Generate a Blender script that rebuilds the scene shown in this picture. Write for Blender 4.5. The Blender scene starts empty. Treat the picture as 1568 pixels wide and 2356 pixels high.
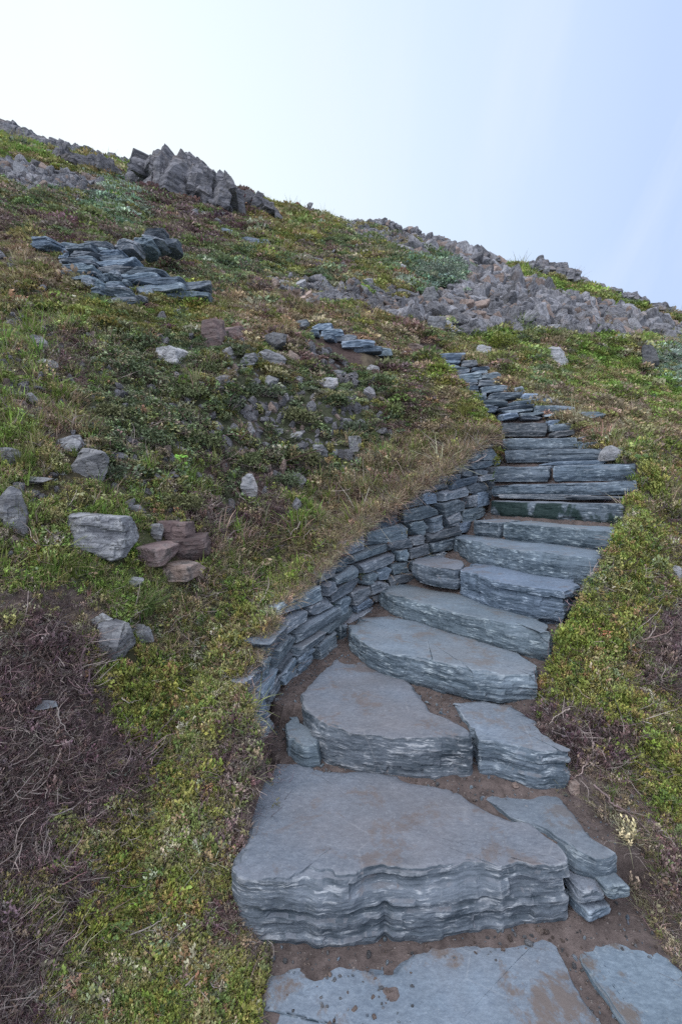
import bpy, math
import numpy as np
from mathutils import Matrix, Vector

# ------------------------------------------------------------------ camera, sky, light
scene = bpy.context.scene
C = scene.collection
F = 1100.0; U0 = 784.0; V0 = 1178.0; EYE = 1.6
PITCH = math.radians(3.8)
cam_d = bpy.data.cameras.new('camera'); cam = bpy.data.objects.new('camera', cam_d); C.objects.link(cam)
cam.location = (0, 0, EYE); cam.rotation_euler = (math.radians(90) - PITCH, 0, 0)
cam_d.sensor_fit = 'VERTICAL'; cam_d.sensor_height = 36.0; cam_d.lens = 36.0 * F / 2356.0
cam_d.clip_start = 0.05; cam_d.clip_end = 600
scene.camera = cam
scene.view_settings.view_transform = 'Standard'; scene.view_settings.look = 'None'
scene.view_settings.exposure = 0.17; scene.view_settings.gamma = 1.0
scene.render.film_transparent = False
scene.cycles.use_denoising = False
scene.cycles.max_bounces = 5; scene.cycles.diffuse_bounces = 3
scene.cycles.use_adaptive_sampling = True

SUN_EL = math.radians(48); SUN_AZ = math.radians(-128)      # azimuth from +Y, negative = left
world = bpy.data.worlds.new('World'); scene.world = world; world.use_nodes = True
wn = world.node_tree; wn.nodes.clear()
def N(nt, typ, **kw):
    n = nt.nodes.new(typ)
    for k, v in kw.items(): setattr(n, k, v)
    return n
def L(nt, a, b): nt.links.new(a, b)
def ramp(nt, fac, stops, interp='LINEAR'):
    r = N(nt, 'ShaderNodeValToRGB'); cr = r.color_ramp; cr.interpolation = interp
    while len(cr.elements) < len(stops): cr.elements.new(0.5)
    for e, (p, c) in zip(cr.elements, stops):
        e.position = p; e.color = (*c, 1) if len(c) == 3 else c
    L(nt, fac, r.inputs[0]); return r.outputs[0]
def mixc(nt, fac, a, b, mode='MIX'):
    m = N(nt, 'ShaderNodeMix', data_type='RGBA', blend_type=mode)
    for s, v in ((m.inputs[0], fac), (m.inputs[6], a), (m.inputs[7], b)):
        if hasattr(v, 'is_linked'): L(nt, v, s)
        elif isinstance(v, (int, float)): s.default_value = v if s == m.inputs[0] else (v, v, v, 1)
        else: s.default_value = (*v, 1) if len(v) == 3 else v
    return m.outputs[2]
def math_(nt, op, a, b=None, clamp=False):
    m = N(nt, 'ShaderNodeMath', operation=op, use_clamp=clamp)
    for s, v in ((m.inputs[0], a), (m.inputs[1], b)):
        if v is None: continue
        if hasattr(v, 'is_linked'): L(nt, v, s)
        else: s.default_value = v
    return m.outputs[0]
def vdot(nt, a, vec):
    m = N(nt, 'ShaderNodeVectorMath', operation='DOT_PRODUCT'); L(nt, a, m.inputs[0]); m.inputs[1].default_value = vec
    return m.outputs['Value']

tc = N(wn, 'ShaderNodeTexCoord')
sky = N(wn, 'ShaderNodeTexSky', sky_type='NISHITA'); sky.sun_disc = False
sky.sun_elevation = SUN_EL; sky.sun_rotation = SUN_AZ; sky.air_density = 1.0; sky.dust_density = 1.5; sky.altitude = 800
skyc = mixc(wn, 1.0, sky.outputs[0], (0.10, 0.10, 0.10), 'MULTIPLY')
dirv = tc.outputs['Generated']
# thin dusk veil: near white low on the left where the sun has gone behind the hill, lavender blue at upper right
gd = vdot(wn, dirv, tuple(Vector((-0.62, 0.72, 0.30)).normalized()))
veil = ramp(wn, gd, [(0.0, (0.50, 0.62, 0.86)), (0.40, (0.54, 0.68, 0.95)), (0.66, (0.70, 0.83, 1.0)), (0.84, (0.84, 0.95, 1.02)), (0.97, (0.97, 1.03, 1.04))])
mp = N(wn, 'ShaderNodeMapping'); L(wn, dirv, mp.inputs[0])
mp.inputs['Rotation'].default_value = (0.3, 0.75, 0.5); mp.inputs['Scale'].default_value = (5.5, 0.9, 1.6)
cn = N(wn, 'ShaderNodeTexNoise'); cn.inputs['Scale'].default_value = 1.3; cn.inputs['Detail'].default_value = 5; cn.inputs['Roughness'].default_value = 0.55
cn.inputs['Distortion'].default_value = 0.4
L(wn, mp.outputs[0], cn.inputs[0])
cf = ramp(wn, cn.outputs[0], [(0.44, (0, 0, 0)), (0.66, (1, 1, 1))])
cf2 = math_(wn, 'MULTIPLY', cf, 0.20)
veil = mixc(wn, cf2, veil, (0.84, 0.90, 1.0))
skyfin = mixc(wn, 0.92, skyc, veil)
# sky raised overhead and behind, out of view, to add light on the slope
bk = vdot(wn, dirv, (0.0, -0.6, 0.8)); bkf = ramp(wn, bk, [(0.12, (0, 0, 0)), (0.8, (1, 1, 1))])
skyfin = mixc(wn, bkf, skyfin, (1.50, 1.54, 1.74))
bg = N(wn, 'ShaderNodeBackground'); bg.inputs[1].default_value = 1.0
L(wn, skyfin, bg.inputs[0]); wo = N(wn, 'ShaderNodeOutputWorld'); L(wn, bg.outputs[0], wo.inputs[0])

sun_d = bpy.data.lights.new('sun', 'SUN'); sun = bpy.data.objects.new('sun', sun_d); C.objects.link(sun)
sun_d.energy = 1.25; sun_d.angle = math.radians(26); sun_d.color = (1.0, 0.97, 0.95)
sd = Vector((math.sin(SUN_AZ) * math.cos(SUN_EL), math.cos(SUN_AZ) * math.cos(SUN_EL), math.sin(SUN_EL)))
sun.rotation_euler = sd.to_track_quat('Z', 'Y').to_euler()

# ------------------------------------------------------------------ numpy helpers
rng = np.random.default_rng(11)
def sstep(a, b, x):
    t = np.clip((x - a) / (b - a), 0, 1); return t * t * (3 - 2 * t)
def _h(ix, iy, iz, seed):
    n = (ix * 374761393 + iy * 668265263 + iz * 2147483647 % 4294967291 + seed * 1274126177) & 0xFFFFFFFF
    n = ((n ^ (n >> 13)) * 1274126177) & 0xFFFFFFFF
    n = ((n ^ (n >> 16)) * 2246822519) & 0xFFFFFFFF
    return ((n ^ (n >> 15)) & 0xFFFFFF) / float(0xFFFFFF)
def vn(x, y, z=0.0, seed=0):
    x, y, z = np.broadcast_arrays(np.asarray(x, float), y, z)
    fx, fy, fz = np.floor(x), np.floor(y), np.floor(z)
    ix, iy, iz = fx.astype(np.int64), fy.astype(np.int64), fz.astype(np.int64)
    tx, ty, tz = x - fx, y - fy, z - fz
    tx, ty, tz = tx * tx * (3 - 2 * tx), ty * ty * (3 - 2 * ty), tz * tz * (3 - 2 * tz)
    r = 0
    for a in (0, 1):
        for b in (0, 1):
            for c in (0, 1):
                w = (tx if a else 1 - tx) * (ty if b else 1 - ty) * (tz if c else 1 - tz)
                r = r + w * _h(ix + a, iy + b, (iz + c) * 1013, seed)
    return r * 2 - 1
def fbm(x, y, z=0.0, seed=0, oct=4, g=0.5):
    r = 0; a = 1.0; f = 1.0; s = 0
    for i in range(oct):
        r = r + a * vn(np.asarray(x) * f + i * 17.3, np.asarray(y) * f - i * 9.1, np.asarray(z) * f, seed + i); s += a; a *= g; f *= 2.03
    return r / s
cp_, sp_ = math.cos(PITCH), math.sin(PITCH)
def ray(u, v):
    x = (np.asarray(u, float) - U0) / F; y = (V0 - np.asarray(v, float)) / F
    return x, y * sp_ + cp_, y * cp_ - sp_
def at(u, v, Y):
    dx, dy, dz = ray(u, v); k = Y / dy
    return np.stack([dx * k, dy * k, EYE + dz * k], -1)
def on_z(u, v, z):
    dx, dy, dz = ray(u, v); k = (z - EYE) / dz
    return np.stack([dx * k, dy * k, EYE + dz * k], -1)
def project(x, y, z):
    y = np.asarray(y, float); zz = z - EYE
    d = np.maximum(y * cp_ - zz * sp_, 0.05); up = y * sp_ + zz * cp_
    return U0 + F * x / d, V0 - F * up / d

def mesh_np(name, verts, faces, smooth=True):
    """verts (n,3), faces: (m,4) array or list of arrays of the same row length"""
    me = bpy.data.meshes.new(name)
    if not isinstance(faces, (list, tuple)): faces = [faces]
    faces = [np.asarray(f, np.int32) for f in faces if len(f)]
    me.vertices.add(len(verts)); me.vertices.foreach_set('co', np.asarray(verts, np.float32).ravel())
    nl = sum(f.size for f in faces); nf = sum(len(f) for f in faces)
    me.loops.add(nl); me.loops.foreach_set('vertex_index', np.concatenate([f.ravel() for f in faces]))
    tot = np.concatenate([np.full(len(f), f.shape[1], np.int32) for f in faces])
    start = np.concatenate([[0], np.cumsum(tot)[:-1]]).astype(np.int32)
    me.polygons.add(nf); me.polygons.foreach_set('loop_start', start)
    try: me.polygons.foreach_set('loop_total', tot)
    except Exception: pass
    me.polygons.foreach_set('use_smooth', np.full(nf, smooth, bool))
    me.update(calc_edges=True); me.validate()
    return me
def link(name, me, mat=None, parent=None, loc=None):
    o = bpy.data.objects.new(name, me); C.objects.link(o)
    if mat is not None and not me.materials: me.materials.append(mat)
    if parent is not None: o.parent = parent
    if loc is not None: o.location = loc
    return o
def tag(o, label, cat, group=None, kind=None):
    o['label'] = label; o['category'] = cat
    if group: o['group'] = group
    if kind: o['kind'] = kind
    return o
def empty(name, loc, label, cat, group=None):
    o = bpy.data.objects.new(name, None); C.objects.link(o); o.location = loc; o.empty_display_size = 0.1
    return tag(o, label, cat, group)

# ------------------------------------------------------------------ materials
def newmat(name):
    m = bpy.data.materials.new(name); m.use_nodes = True; nt = m.node_tree
    b = nt.nodes['Principled BSDF']; b.inputs['Roughness'].default_value = 0.8
    b.inputs['Specular IOR Level'].default_value = 0.25
    return m, nt, b
def noise(nt, vec, scale, detail=4, rough=0.55, dist=0.0):
    n = N(nt, 'ShaderNodeTexNoise'); n.inputs['Scale'].default_value = scale; n.inputs['Detail'].default_value = detail
    n.inputs['Roughness'].default_value = rough; n.inputs['Distortion'].default_value = dist
    L(nt, vec, n.inputs['Vector']); return n.outputs[0]
def mapping(nt, vec, scale=(1, 1, 1), rot=(0, 0, 0), loc=(0, 0, 0)):
    m = N(nt, 'ShaderNodeMapping'); m.inputs['Scale'].default_value = scale; m.inputs['Rotation'].default_value = rot
    m.inputs['Location'].default_value = loc; L(nt, vec, m.inputs[0]); return m.outputs[0]
def bump(nt, h, strength, dist, prev=None):
    b = N(nt, 'ShaderNodeBump'); b.inputs['Strength'].default_value = strength; b.inputs['Distance'].default_value = dist
    L(nt, h, b.inputs['Height'])
    if prev is not None: L(nt, prev, b.inputs['Normal'])
    return b.outputs[0]

def slate_mat(name, dark=(0.030, 0.046, 0.062), light=(0.150, 0.186, 0.230), green=0.0, soil=0.5, zf=19.0, spread=0.22):
    m, nt, b = newmat(name)
    co = N(nt, 'ShaderNodeTexCoord').outputs['Object']
    oi = N(nt, 'ShaderNodeObjectInfo')
    wv = N(nt, 'ShaderNodeVectorMath', operation='ADD'); L(nt, co, wv.inputs[0])
    r3 = N(nt, 'ShaderNodeVectorMath', operation='SCALE'); r3.inputs[0].default_value = (13.0, 7.0, 5.0); L(nt, oi.outputs['Random'], r3.inputs['Scale'])
    L(nt, r3.outputs[0], wv.inputs[1]); co2 = wv.outputs[0]
    warp = N(nt, 'ShaderNodeTexNoise'); warp.inputs['Scale'].default_value = 3.0; L(nt, co2, warp.inputs['Vector'])
    wa = N(nt, 'ShaderNodeVectorMath', operation='MULTIPLY_ADD'); L(nt, warp.outputs['Color'], wa.inputs[0])
    wa.inputs[1].default_value = (0.0, 0.0, 0.02); L(nt, co2, wa.inputs[2])
    strat = noise(nt, mapping(nt, wa.outputs[0], (2.2, 2.2, zf)), 1.0, 5, 0.62)
    strat2 = noise(nt, mapping(nt, wa.outputs[0], (15, 15, zf * 6)), 1.0, 4, 0.65)
    blot = noise(nt, co2, 4.5, 5, 0.6)
    fine = noise(nt, co2, 90, 3, 0.6)
    geo = N(nt, 'ShaderNodeNewGeometry')
    nz = N(nt, 'ShaderNodeSeparateXYZ'); L(nt, geo.outputs['Normal'], nz.inputs[0])
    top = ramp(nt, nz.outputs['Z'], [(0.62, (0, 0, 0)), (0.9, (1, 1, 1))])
    sidef = ramp(nt, math_(nt, 'ADD', math_(nt, 'ADD', math_(nt, 'MULTIPLY', strat, 0.40), math_(nt, 'MULTIPLY', strat2, 0.35)), math_(nt, 'MULTIPLY', blot, 0.25)), [(0.40, dark), (0.5, tuple(0.5 * (a + c) for a, c in zip(dark, light))), (0.62, light)])
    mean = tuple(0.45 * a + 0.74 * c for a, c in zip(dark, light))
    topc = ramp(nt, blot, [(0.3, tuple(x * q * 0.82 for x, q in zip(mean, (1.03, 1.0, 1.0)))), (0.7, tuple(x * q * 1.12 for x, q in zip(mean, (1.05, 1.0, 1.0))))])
    mott = noise(nt, mapping(nt, co2, (1, 1.8, 1), (0, 0, 0.5)), 38, 8, 0.80)
    topc = mixc(nt, 1.0, topc, ramp(nt, mott, [(0.38, (0.76, 0.78, 0.81)), (0.5, (1, 1, 1)), (0.64, (1.32, 1.30, 1.27))]), 'MULTIPLY')
    dust = ramp(nt, noise(nt, co2, 1.7, 5, 0.6), [(0.42, (0, 0, 0)), (0.68, (1, 1, 1))])
    topc = mixc(nt, math_(nt, 'MULTIPLY', dust, 0.38), topc, (0.165, 0.152, 0.152))
    col = mixc(nt, top, sidef, topc)  # treads paler than side faces: partly texture, partly fall of light put into colour
    # pale mineral flecks along the foliation
    fl = ramp(nt, strat2, [(0.53, (0, 0, 0)), (0.61, (1, 1, 1))])
    fl2 = ramp(nt, noise(nt, co2, 11, 4, 0.65), [(0.47, (0, 0, 0)), (0.58, (1, 1, 1))])
    flk = math_(nt, 'MULTIPLY', fl, fl2); flk = math_(nt, 'MULTIPLY', flk, 0.62)
    notop = math_(nt, 'SUBTRACT', 1.0, top); flk = math_(nt, 'MULTIPLY', flk, notop)
    col = mixc(nt, flk, col, (0.42, 0.47, 0.51))
    # worn, chipped arrises, and the bright lit edge line painted into the colour
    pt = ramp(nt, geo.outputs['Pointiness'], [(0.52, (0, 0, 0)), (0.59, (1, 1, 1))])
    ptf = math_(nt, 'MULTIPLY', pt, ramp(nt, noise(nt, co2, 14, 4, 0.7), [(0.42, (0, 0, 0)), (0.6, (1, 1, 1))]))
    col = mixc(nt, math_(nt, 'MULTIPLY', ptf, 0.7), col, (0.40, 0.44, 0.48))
    # tiny scratches and salt on the tread
    sp = ramp(nt, fine, [(0.60, (0, 0, 0)), (0.72, (1, 1, 1))])
    col = mixc(nt, math_(nt, 'MULTIPLY', sp, 0.35), col, (0.30, 0.34, 0.37))
    vein = N(nt, 'ShaderNodeTexVoronoi', feature='DISTANCE_TO_EDGE'); vein.inputs['Scale'].default_value = 2.1
    L(nt, mapping(nt, wa.outputs[0], (1, 1.7, 1), (0, 0, 0.6)), vein.inputs['Vector'])
    vf = ramp(nt, vein.outputs[0], [(0.0, (1, 1, 1)), (0.010, (0, 0, 0))])
    vf = math_(nt, 'MULTIPLY', vf, ramp(nt, noise(nt, co2, 3.0, 2), [(0.52, (0, 0, 0)), (0.6, (1, 1, 1))]))
    col = mixc(nt, math_(nt, 'MULTIPLY', vf, 0.18), col, (0.34, 0.36, 0.38))
    if green:
        gf = ramp(nt, noise(nt, mapping(nt, co2, (1, 1, 0.8)), 3.2, 4, 0.6), [(0.46, (0, 0, 0)), (0.5, (1, 1, 1))])
        gf = math_(nt, 'MULTIPLY', math_(nt, 'MULTIPLY', gf, notop), green)
        col = mixc(nt, gf, col, (0.016, 0.034, 0.032))
    # trodden earth left on the upward faces
    so = noise(nt, co2, 4.3, 9, 0.72, 0.3)
    sf = ramp(nt, so, [(0.535, (0, 0, 0)), (0.60, (1, 1, 1))]); sf = math_(nt, 'MULTIPLY', math_(nt, 'MULTIPLY', sf, top), soil)
    col = mixc(nt, sf, col, (0.122, 0.102, 0.094))
    rnd2 = math_(nt, 'FRACT', math_(nt, 'MULTIPLY', oi.outputs['Random'], 17.3))
    tone = ramp(nt, rnd2, [(0.0, (1.12, 1.0, 0.90)), (0.35, (1, 1, 1)), (0.7, (0.96, 1.02, 0.98)), (1.0, (0.92, 1.0, 1.10))])
    col = mixc(nt, 1.0, col, tone, 'MULTIPLY')
    hv = N(nt, 'ShaderNodeHueSaturation'); L(nt, col, hv.inputs['Color'])
    L(nt, math_(nt, 'ADD', math_(nt, 'MULTIPLY', oi.outputs['Random'], spread), 1.0 - spread / 2), hv.inputs['Value'])
    L(nt, hv.outputs[0], b.inputs['Base Color'])
    nb = bump(nt, strat, 0.45, 0.018); nb = bump(nt, strat2, 0.6, 0.008, nb); nb = bump(nt, mott, 0.6, 0.005, nb); nb = bump(nt, blot, 0.4, 0.02, nb); nb = bump(nt, fine, 0.30, 0.003, nb)
    L(nt, nb, b.inputs['Normal']); b.inputs['Roughness'].default_value = 0.72
    return m

def rock_mat(name, a=(0.075, 0.08, 0.09), bb=(0.19, 0.20, 0.215), lichen=0.6, scale=1.0, pale=(0.29, 0.305, 0.31)):
    m, nt, b = newmat(name)
    co = N(nt, 'ShaderNodeTexCoord').outputs['Object']; oi = N(nt, 'ShaderNodeObjectInfo')
    r3 = N(nt, 'ShaderNodeVectorMath', operation='SCALE'); r3.inputs[0].default_value = (31.0, 17.0, 9.0); L(nt, oi.outputs['Random'], r3.inputs['Scale'])
    wv = N(nt, 'ShaderNodeVectorMath', operation='ADD'); L(nt, co, wv.inputs[0]); L(nt, r3.outputs[0], wv.inputs[1])
    co2 = mapping(nt, wv.outputs[0], (scale, scale, scale))
    n1 = noise(nt, co2, 5, 6, 0.62); n2 = noise(nt, mapping(nt, co2, (4, 4, 16), (0.5, 0.2, 0)), 1.5, 5, 0.65); n3 = noise(nt, co2, 60, 3, 0.6)
    col = mixc(nt, ramp(nt, n2, [(0.38, (0, 0, 0)), (0.62, (1, 1, 1))]), a, bb)
    li = ramp(nt, noise(nt, co2, 13, 7, 0.75), [(0.50, (0, 0, 0)), (0.58, (1, 1, 1))])
    col = mixc(nt, math_(nt, 'MULTIPLY', li, lichen), col, pale)
    dk = ramp(nt, noise(nt, co2, 13, 6, 0.78, 0.3), [(0.565, (0, 0, 0)), (0.60, (1, 1, 1))])
    col = mixc(nt, math_(nt, 'MULTIPLY', dk, 0.7), col, (0.045, 0.045, 0.045))
    rs = ramp(nt, noise(nt, co2, 2.5, 4, 0.6), [(0.55, (0, 0, 0)), (0.7, (1, 1, 1))])
    col = mixc(nt, math_(nt, 'MULTIPLY', rs, 0.35), col, (0.24, 0.19, 0.155))
    hv = N(nt, 'ShaderNodeHueSaturation'); L(nt, col, hv.inputs['Color'])
    L(nt, math_(nt, 'ADD', math_(nt, 'MULTIPLY', oi.outputs['Random'], 0.75), 0.60), hv.inputs['Value'])
    L(nt, hv.outputs[0], b.inputs['Base Color'])
    nb = bump(nt, n2, 0.7, 0.05 / scale); nb = bump(nt, n1, 0.6, 0.06 / scale, nb); nb = bump(nt, n3, 0.5, 0.006 / scale, nb)
    L(nt, nb, b.inputs['Normal']); b.inputs['Roughness'].default_value = 0.88
    return m

M = {}
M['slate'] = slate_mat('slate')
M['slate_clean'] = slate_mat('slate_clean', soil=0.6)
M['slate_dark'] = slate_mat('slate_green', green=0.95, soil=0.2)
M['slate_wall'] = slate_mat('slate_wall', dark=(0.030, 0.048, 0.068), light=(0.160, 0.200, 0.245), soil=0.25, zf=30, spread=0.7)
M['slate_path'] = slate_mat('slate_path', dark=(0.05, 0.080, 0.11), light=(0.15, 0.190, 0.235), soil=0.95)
M['rock'] = rock_mat('rock_grey')
M['rock_pale'] = rock_mat('rock_pale', (0.15, 0.16, 0.17), (0.30, 0.31, 0.33), 0.75, 1.0, (0.36, 0.37, 0.38))
M['rock_red'] = rock_mat('rock_red', (0.085, 0.062, 0.062), (0.165, 0.125, 0.12), 0.12)
M['rock_brown'] = rock_mat('rock_brown', (0.13, 0.10, 0.085), (0.26, 0.205, 0.18), 0.2)
M['scree'] = rock_mat('rock_scree', (0.062, 0.065, 0.075), (0.225, 0.230, 0.25), 0.5, 0.6, (0.29, 0.30, 0.315))
M['crag'] = rock_mat('rock_crag', (0.045, 0.048, 0.056), (0.165, 0.168, 0.185), 0.30, 0.30, (0.2, 0.2, 0.2))
M['redrock'] = rock_mat('rock_darkred', (0.07, 0.03, 0.03), (0.28, 0.09, 0.08), 0.0, 0.5)

# terrain: earth, humus and grit, one colour attribute carries which ground lies where, and the dark wall gaps
def ground_mat():
    m, nt, b = newmat('ground')
    co = N(nt, 'ShaderNodeTexCoord').outputs['Object']
    at_ = N(nt, 'ShaderNodeAttribute', attribute_name='ground_colour')
    n1 = noise(nt, co, 2.0, 8, 0.65); n2 = noise(nt, co, 22, 6, 0.7); n3 = noise(nt, co, 130, 4, 0.7)
    vo = N(nt, 'ShaderNodeTexVoronoi'); vo.inputs['Scale'].default_value = 55; L(nt, co, vo.inputs['Vector'])
    k = math_(nt, 'ADD', math_(nt, 'MULTIPLY', n1, 0.6), math_(nt, 'MULTIPLY', n2, 0.8))
    shade = ramp(nt, k, [(0.50, (0.42, 0.42, 0.43)), (0.72, (0.95, 0.95, 0.95)), (0.92, (1.4, 1.4, 1.4))])
    col = mixc(nt, 1.0, at_.outputs['Color'], shade, 'MULTIPLY')
    gr = ramp(nt, vo.outputs['Distance'], [(0.16, (1, 1, 1)), (0.24, (0, 0, 0))])
    gr = math_(nt, 'MULTIPLY', gr, ramp(nt, noise(nt, co, 40, 2), [(0.5, (0, 0, 0)), (0.56, (1, 1, 1))]))
    col = mixc(nt, math_(nt, 'MULTIPLY', gr, 0.7), col, (0.23, 0.205, 0.19))
    L(nt, col, b.inputs['Base Color'])
    nb = bump(nt, n2, 0.8, 0.02); nb = bump(nt, n3, 0.7, 0.005, nb); nb = bump(nt, gr, 0.6, 0.006, nb)
    L(nt, nb, b.inputs['Normal']); b.inputs['Roughness'].default_value = 0.95
    b.inputs['Specular IOR Level'].default_value = 0.1
    return m
M['ground'] = ground_mat()

def leaf_mat(name, rough=0.6, var=0.35, trans=0.15):
    m, nt, b = newmat(name)
    a = N(nt, 'ShaderNodeAttribute', attribute_name='tint'); a.attribute_type = 'INSTANCER'
    s = N(nt, 'ShaderNodeAttribute', attribute_name='shade')     # tone per leaf, darker low down on most plants
    col = mixc(nt, 1.0, a.outputs['Color'], s.outputs['Color'], 'MULTIPLY')
    L(nt, col, b.inputs['Base Color']); b.inputs['Roughness'].default_value = rough
    b.inputs['Specular IOR Level'].default_value = 0.2
    if trans:
        tr = N(nt, 'ShaderNodeBsdfTranslucent'); L(nt, col, tr.inputs[0])
        mx = N(nt, 'ShaderNodeMixShader'); mx.inputs[0].default_value = trans
        out = nt.nodes['Material Output']; L(nt, b.outputs[0], mx.inputs[1]); L(nt, tr.outputs[0], mx.inputs[2]); L(nt, mx.outputs[0], out.inputs[0])
    return m
M['leaf'] = leaf_mat('leaf'); M['blade'] = leaf_mat('blade', 0.65, trans=0.2); M['twig'] = leaf_mat('twig', 0.85, trans=0.0)

# ------------------------------------------------------------------ the stairs: front edge lines (left xyz, right xyz)
def zl(u, v, z): return on_z(u, v, z)
FR = [  # left pixel, right pixel, then either tread height or the two distances
    (zl(500, 2200, 0.0), zl(1500, 2180, 0.0), 0.0),
    (zl(527, 1999, .237), zl(1330, 1985, .237), .237),
    (zl(684, 1640, .43), zl(1318, 1728, .43), .43),
    (zl(797, 1440, .58), zl(1247, 1555, .58), .58),
    (zl(871, 1358, .72), zl(1278, 1462, .72), .72),
    (zl(948, 1292, .92), zl(1337, 1358, .92), .92),
    (zl(1038, 1235, 1.08), zl(1380, 1285, 1.08), 1.08),
    (at(1084, 1196, 4.5), at(1422, 1224, 3.42), 1.23),
    (at(1124, 1151, 4.85), at(1434, 1163, 3.8), 1.40),
    (at(1126, 1117, 4.95), at(1471, 1106, 4.12), 1.57),
    (at(1131, 1074, 5.1), at(1464, 1066, 4.5), 1.76),
    (at(1159, 1036, 5.35), at(1389, 1031, 4.9), 1.93),
    (at(1154, 1008, 5.65), at(1331, 1006, 5.3), 2.09),
    (at(1150, 973, 6.0), at(1259, 971, 5.8), 2.30),
]
# left wall: base line stations x, y, base z, top z
WST = np.array([[-.47, 2.30, .26, .60], [-.36, 2.88, .40, .86], [-.12, 3.25, .48, 1.02], [.04, 3.58, .55, 1.17], [.30, 3.92, .66, 1.33], [.62, 4.15, .80, 1.53],
                [.96, 4.42, 1.06, 1.71], [1.22, 4.72, 1.22, 1.86], [1.45, 4.98, 1.42, 2.03], [1.66, 5.25, 1.66, 2.12]])
WST[:, 3] -= .045
left_b = [(-.325, -1.0), (-.325, 1.35), (-.31, 1.55), (-.355, 1.64), (-.355, 2.05)] + [(a - .055, b + .055) for a, b in WST[:, :2]] + [(1.78, 5.7), (1.75, 6.1), (1.62, 6.6), (1.50, 7.2), (1.25, 8.2), (1.2, 8.9)]
right_b = [(1.95, 8.9), (2.3, 7.9), (2.6, 6.6), (2.75, 6.0), (2.78, 5.3)] + [(f[1][0] + .045, f[1][1] - .02) for f in FR[11:2:-1]] + [(.98, 2.1), (1.15, 1.95), (1.22, 1.6), (1.5, 1.2), (1.6, -1.0)]
COR = np.array(left_b + right_b)
def in_poly(x, y, P):
    c = np.zeros(np.shape(x), bool); n = len(P); j = n - 1
    for i in range(n):
        xi, yi = P[i]; xj, yj = P[j]
        c ^= ((yi > y) != (yj > y)) & (x < (xj - xi) * (y - yi) / (yj - yi + 1e-12) + xi); j = i
    return c
def poly_dist(x, y, P, closed=True):
    d = np.full(np.shape(x), 1e9); n = len(P)
    for i in range(n if closed else n - 1):
        a = P[i]; b = P[(i + 1) % n]; ab = b - a; l2 = (ab ** 2).sum() + 1e-12
        t = np.clip(((x - a[0]) * ab[0] + (y - a[1]) * ab[1]) / l2, 0, 1)
        d = np.minimum(d, np.hypot(x - a[0] - t * ab[0], y - a[1] - t * ab[1]))
    return d

# ------------------------------------------------------------------ terrain height
SKYPX = np.array([(0, 296), (150, 338), (330, 378), (470, 425), (560, 446), (640, 472), (760, 500), (860, 514), (1000, 548), (1130, 598), (1210, 612), (1350, 658), (1450, 690), (1568, 730)], float)
_r = ray(SKYPX[:, 0], SKYPX[:, 1]); TS = np.stack([_r[0] / _r[1], _r[2] / _r[1]], 1)
TS = np.vstack([[-2.2, 1.08], TS, [2.2, -.05]])
def plane0(x, y): return EYE + .58 * y - .29 * x - 2.1
ctrl = []
for (u, v, Y) in [(0, 2356, 1.15), (300, 2356, 1.3), (500, 2100, 1.62), (450, 1900, 1.95), (250, 2000, 1.62), (0, 2000, 1.45), (0, 1700, 1.72), (300, 1700, 2.0), (450, 1620, 2.35),
                  (560, 1520, 2.6), (300, 1400, 2.42), (500, 1260, 3.05), (700, 1150, 3.75), (900, 1050, 4.6), (1050, 950, 5.8), (1100, 985, 5.6), (560, 2250, 1.42), (520, 1780, 2.2),
                  (1568, 1150, 4.9), (1568, 1500, 2.86), (1568, 1850, 2.0), (1568, 2100, 1.6), (1500, 1300, 3.3), (1420, 1650, 2.25), (1400, 1900, 1.85), (1500, 1200, 3.95), (1520, 1050, 4.9), (1400, 960, 6.2)]:
    ctrl.append(at(u, v, Y))
for f in FR[3:12]:
    ctrl.append(f[1] + np.array([.08, 0, .0]))
for x, y, b, t in WST:
    ctrl.append(np.array([x - .10, y + .10, t + .0])); ctrl.append(np.array([x - .28, y + .26, t + .07]))
for x, y, z in [(-.5, 1.0, .03), (-.42, 1.5, .05), (-.9, 0, .05), (1.6, 1.0, 0.02), (1.4, 0, -.1), (-3, -1, .3), (3, -1, -1.2), (2.7, 6.9, 2.72), (2.2, 7.9, 3.35), (2.9, 6.2, 2.35)]: ctrl.append(np.array([x, y, z]))
ctrl = np.array(ctrl)
anch = [(x, y) for x in (-14, -9, -5, 0, 5, 9, 14) for y in (9.5, 14)] + [(-6, 3), (-6, 6), (-3.5, 4), (-2.2, 6.5), (0, 7), (-1, 5.4), (6, 3), (6, 6), (4.5, 7.5), (9, 1), (-9, 0), (3.5, 4.6)]
cx = np.concatenate([ctrl[:, 0], [a[0] for a in anch]]); cy = np.concatenate([ctrl[:, 1], [a[1] for a in anch]])
cr_ = np.concatenate([ctrl[:, 2] - plane0(ctrl[:, 0], ctrl[:, 1]), np.zeros(len(anch))])
def _k(r2): return 0.5 * r2 * np.log(r2 + 1e-9)
def _tps_fit(x, y, v, lam):
    n = len(x); K = _k((x[:, None] - x) ** 2 + (y[:, None] - y) ** 2) + lam * np.eye(n)
    Pm = np.stack([np.ones(n), x, y], 1); A = np.block([[K, Pm], [Pm.T, np.zeros((3, 3))]])
    return np.linalg.solve(A, np.concatenate([v, [0, 0, 0]]))
tw = _tps_fit(cx, cy, cr_, 0.012)
def resid(x, y):
    x = np.asarray(x, float); y = np.asarray(y, float); out = tw[-3] + tw[-2] * x + tw[-1] * y
    for i in range(len(cx)): out = out + tw[i] * _k((x - cx[i]) ** 2 + (y - cy[i]) ** 2)
    return out
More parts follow.
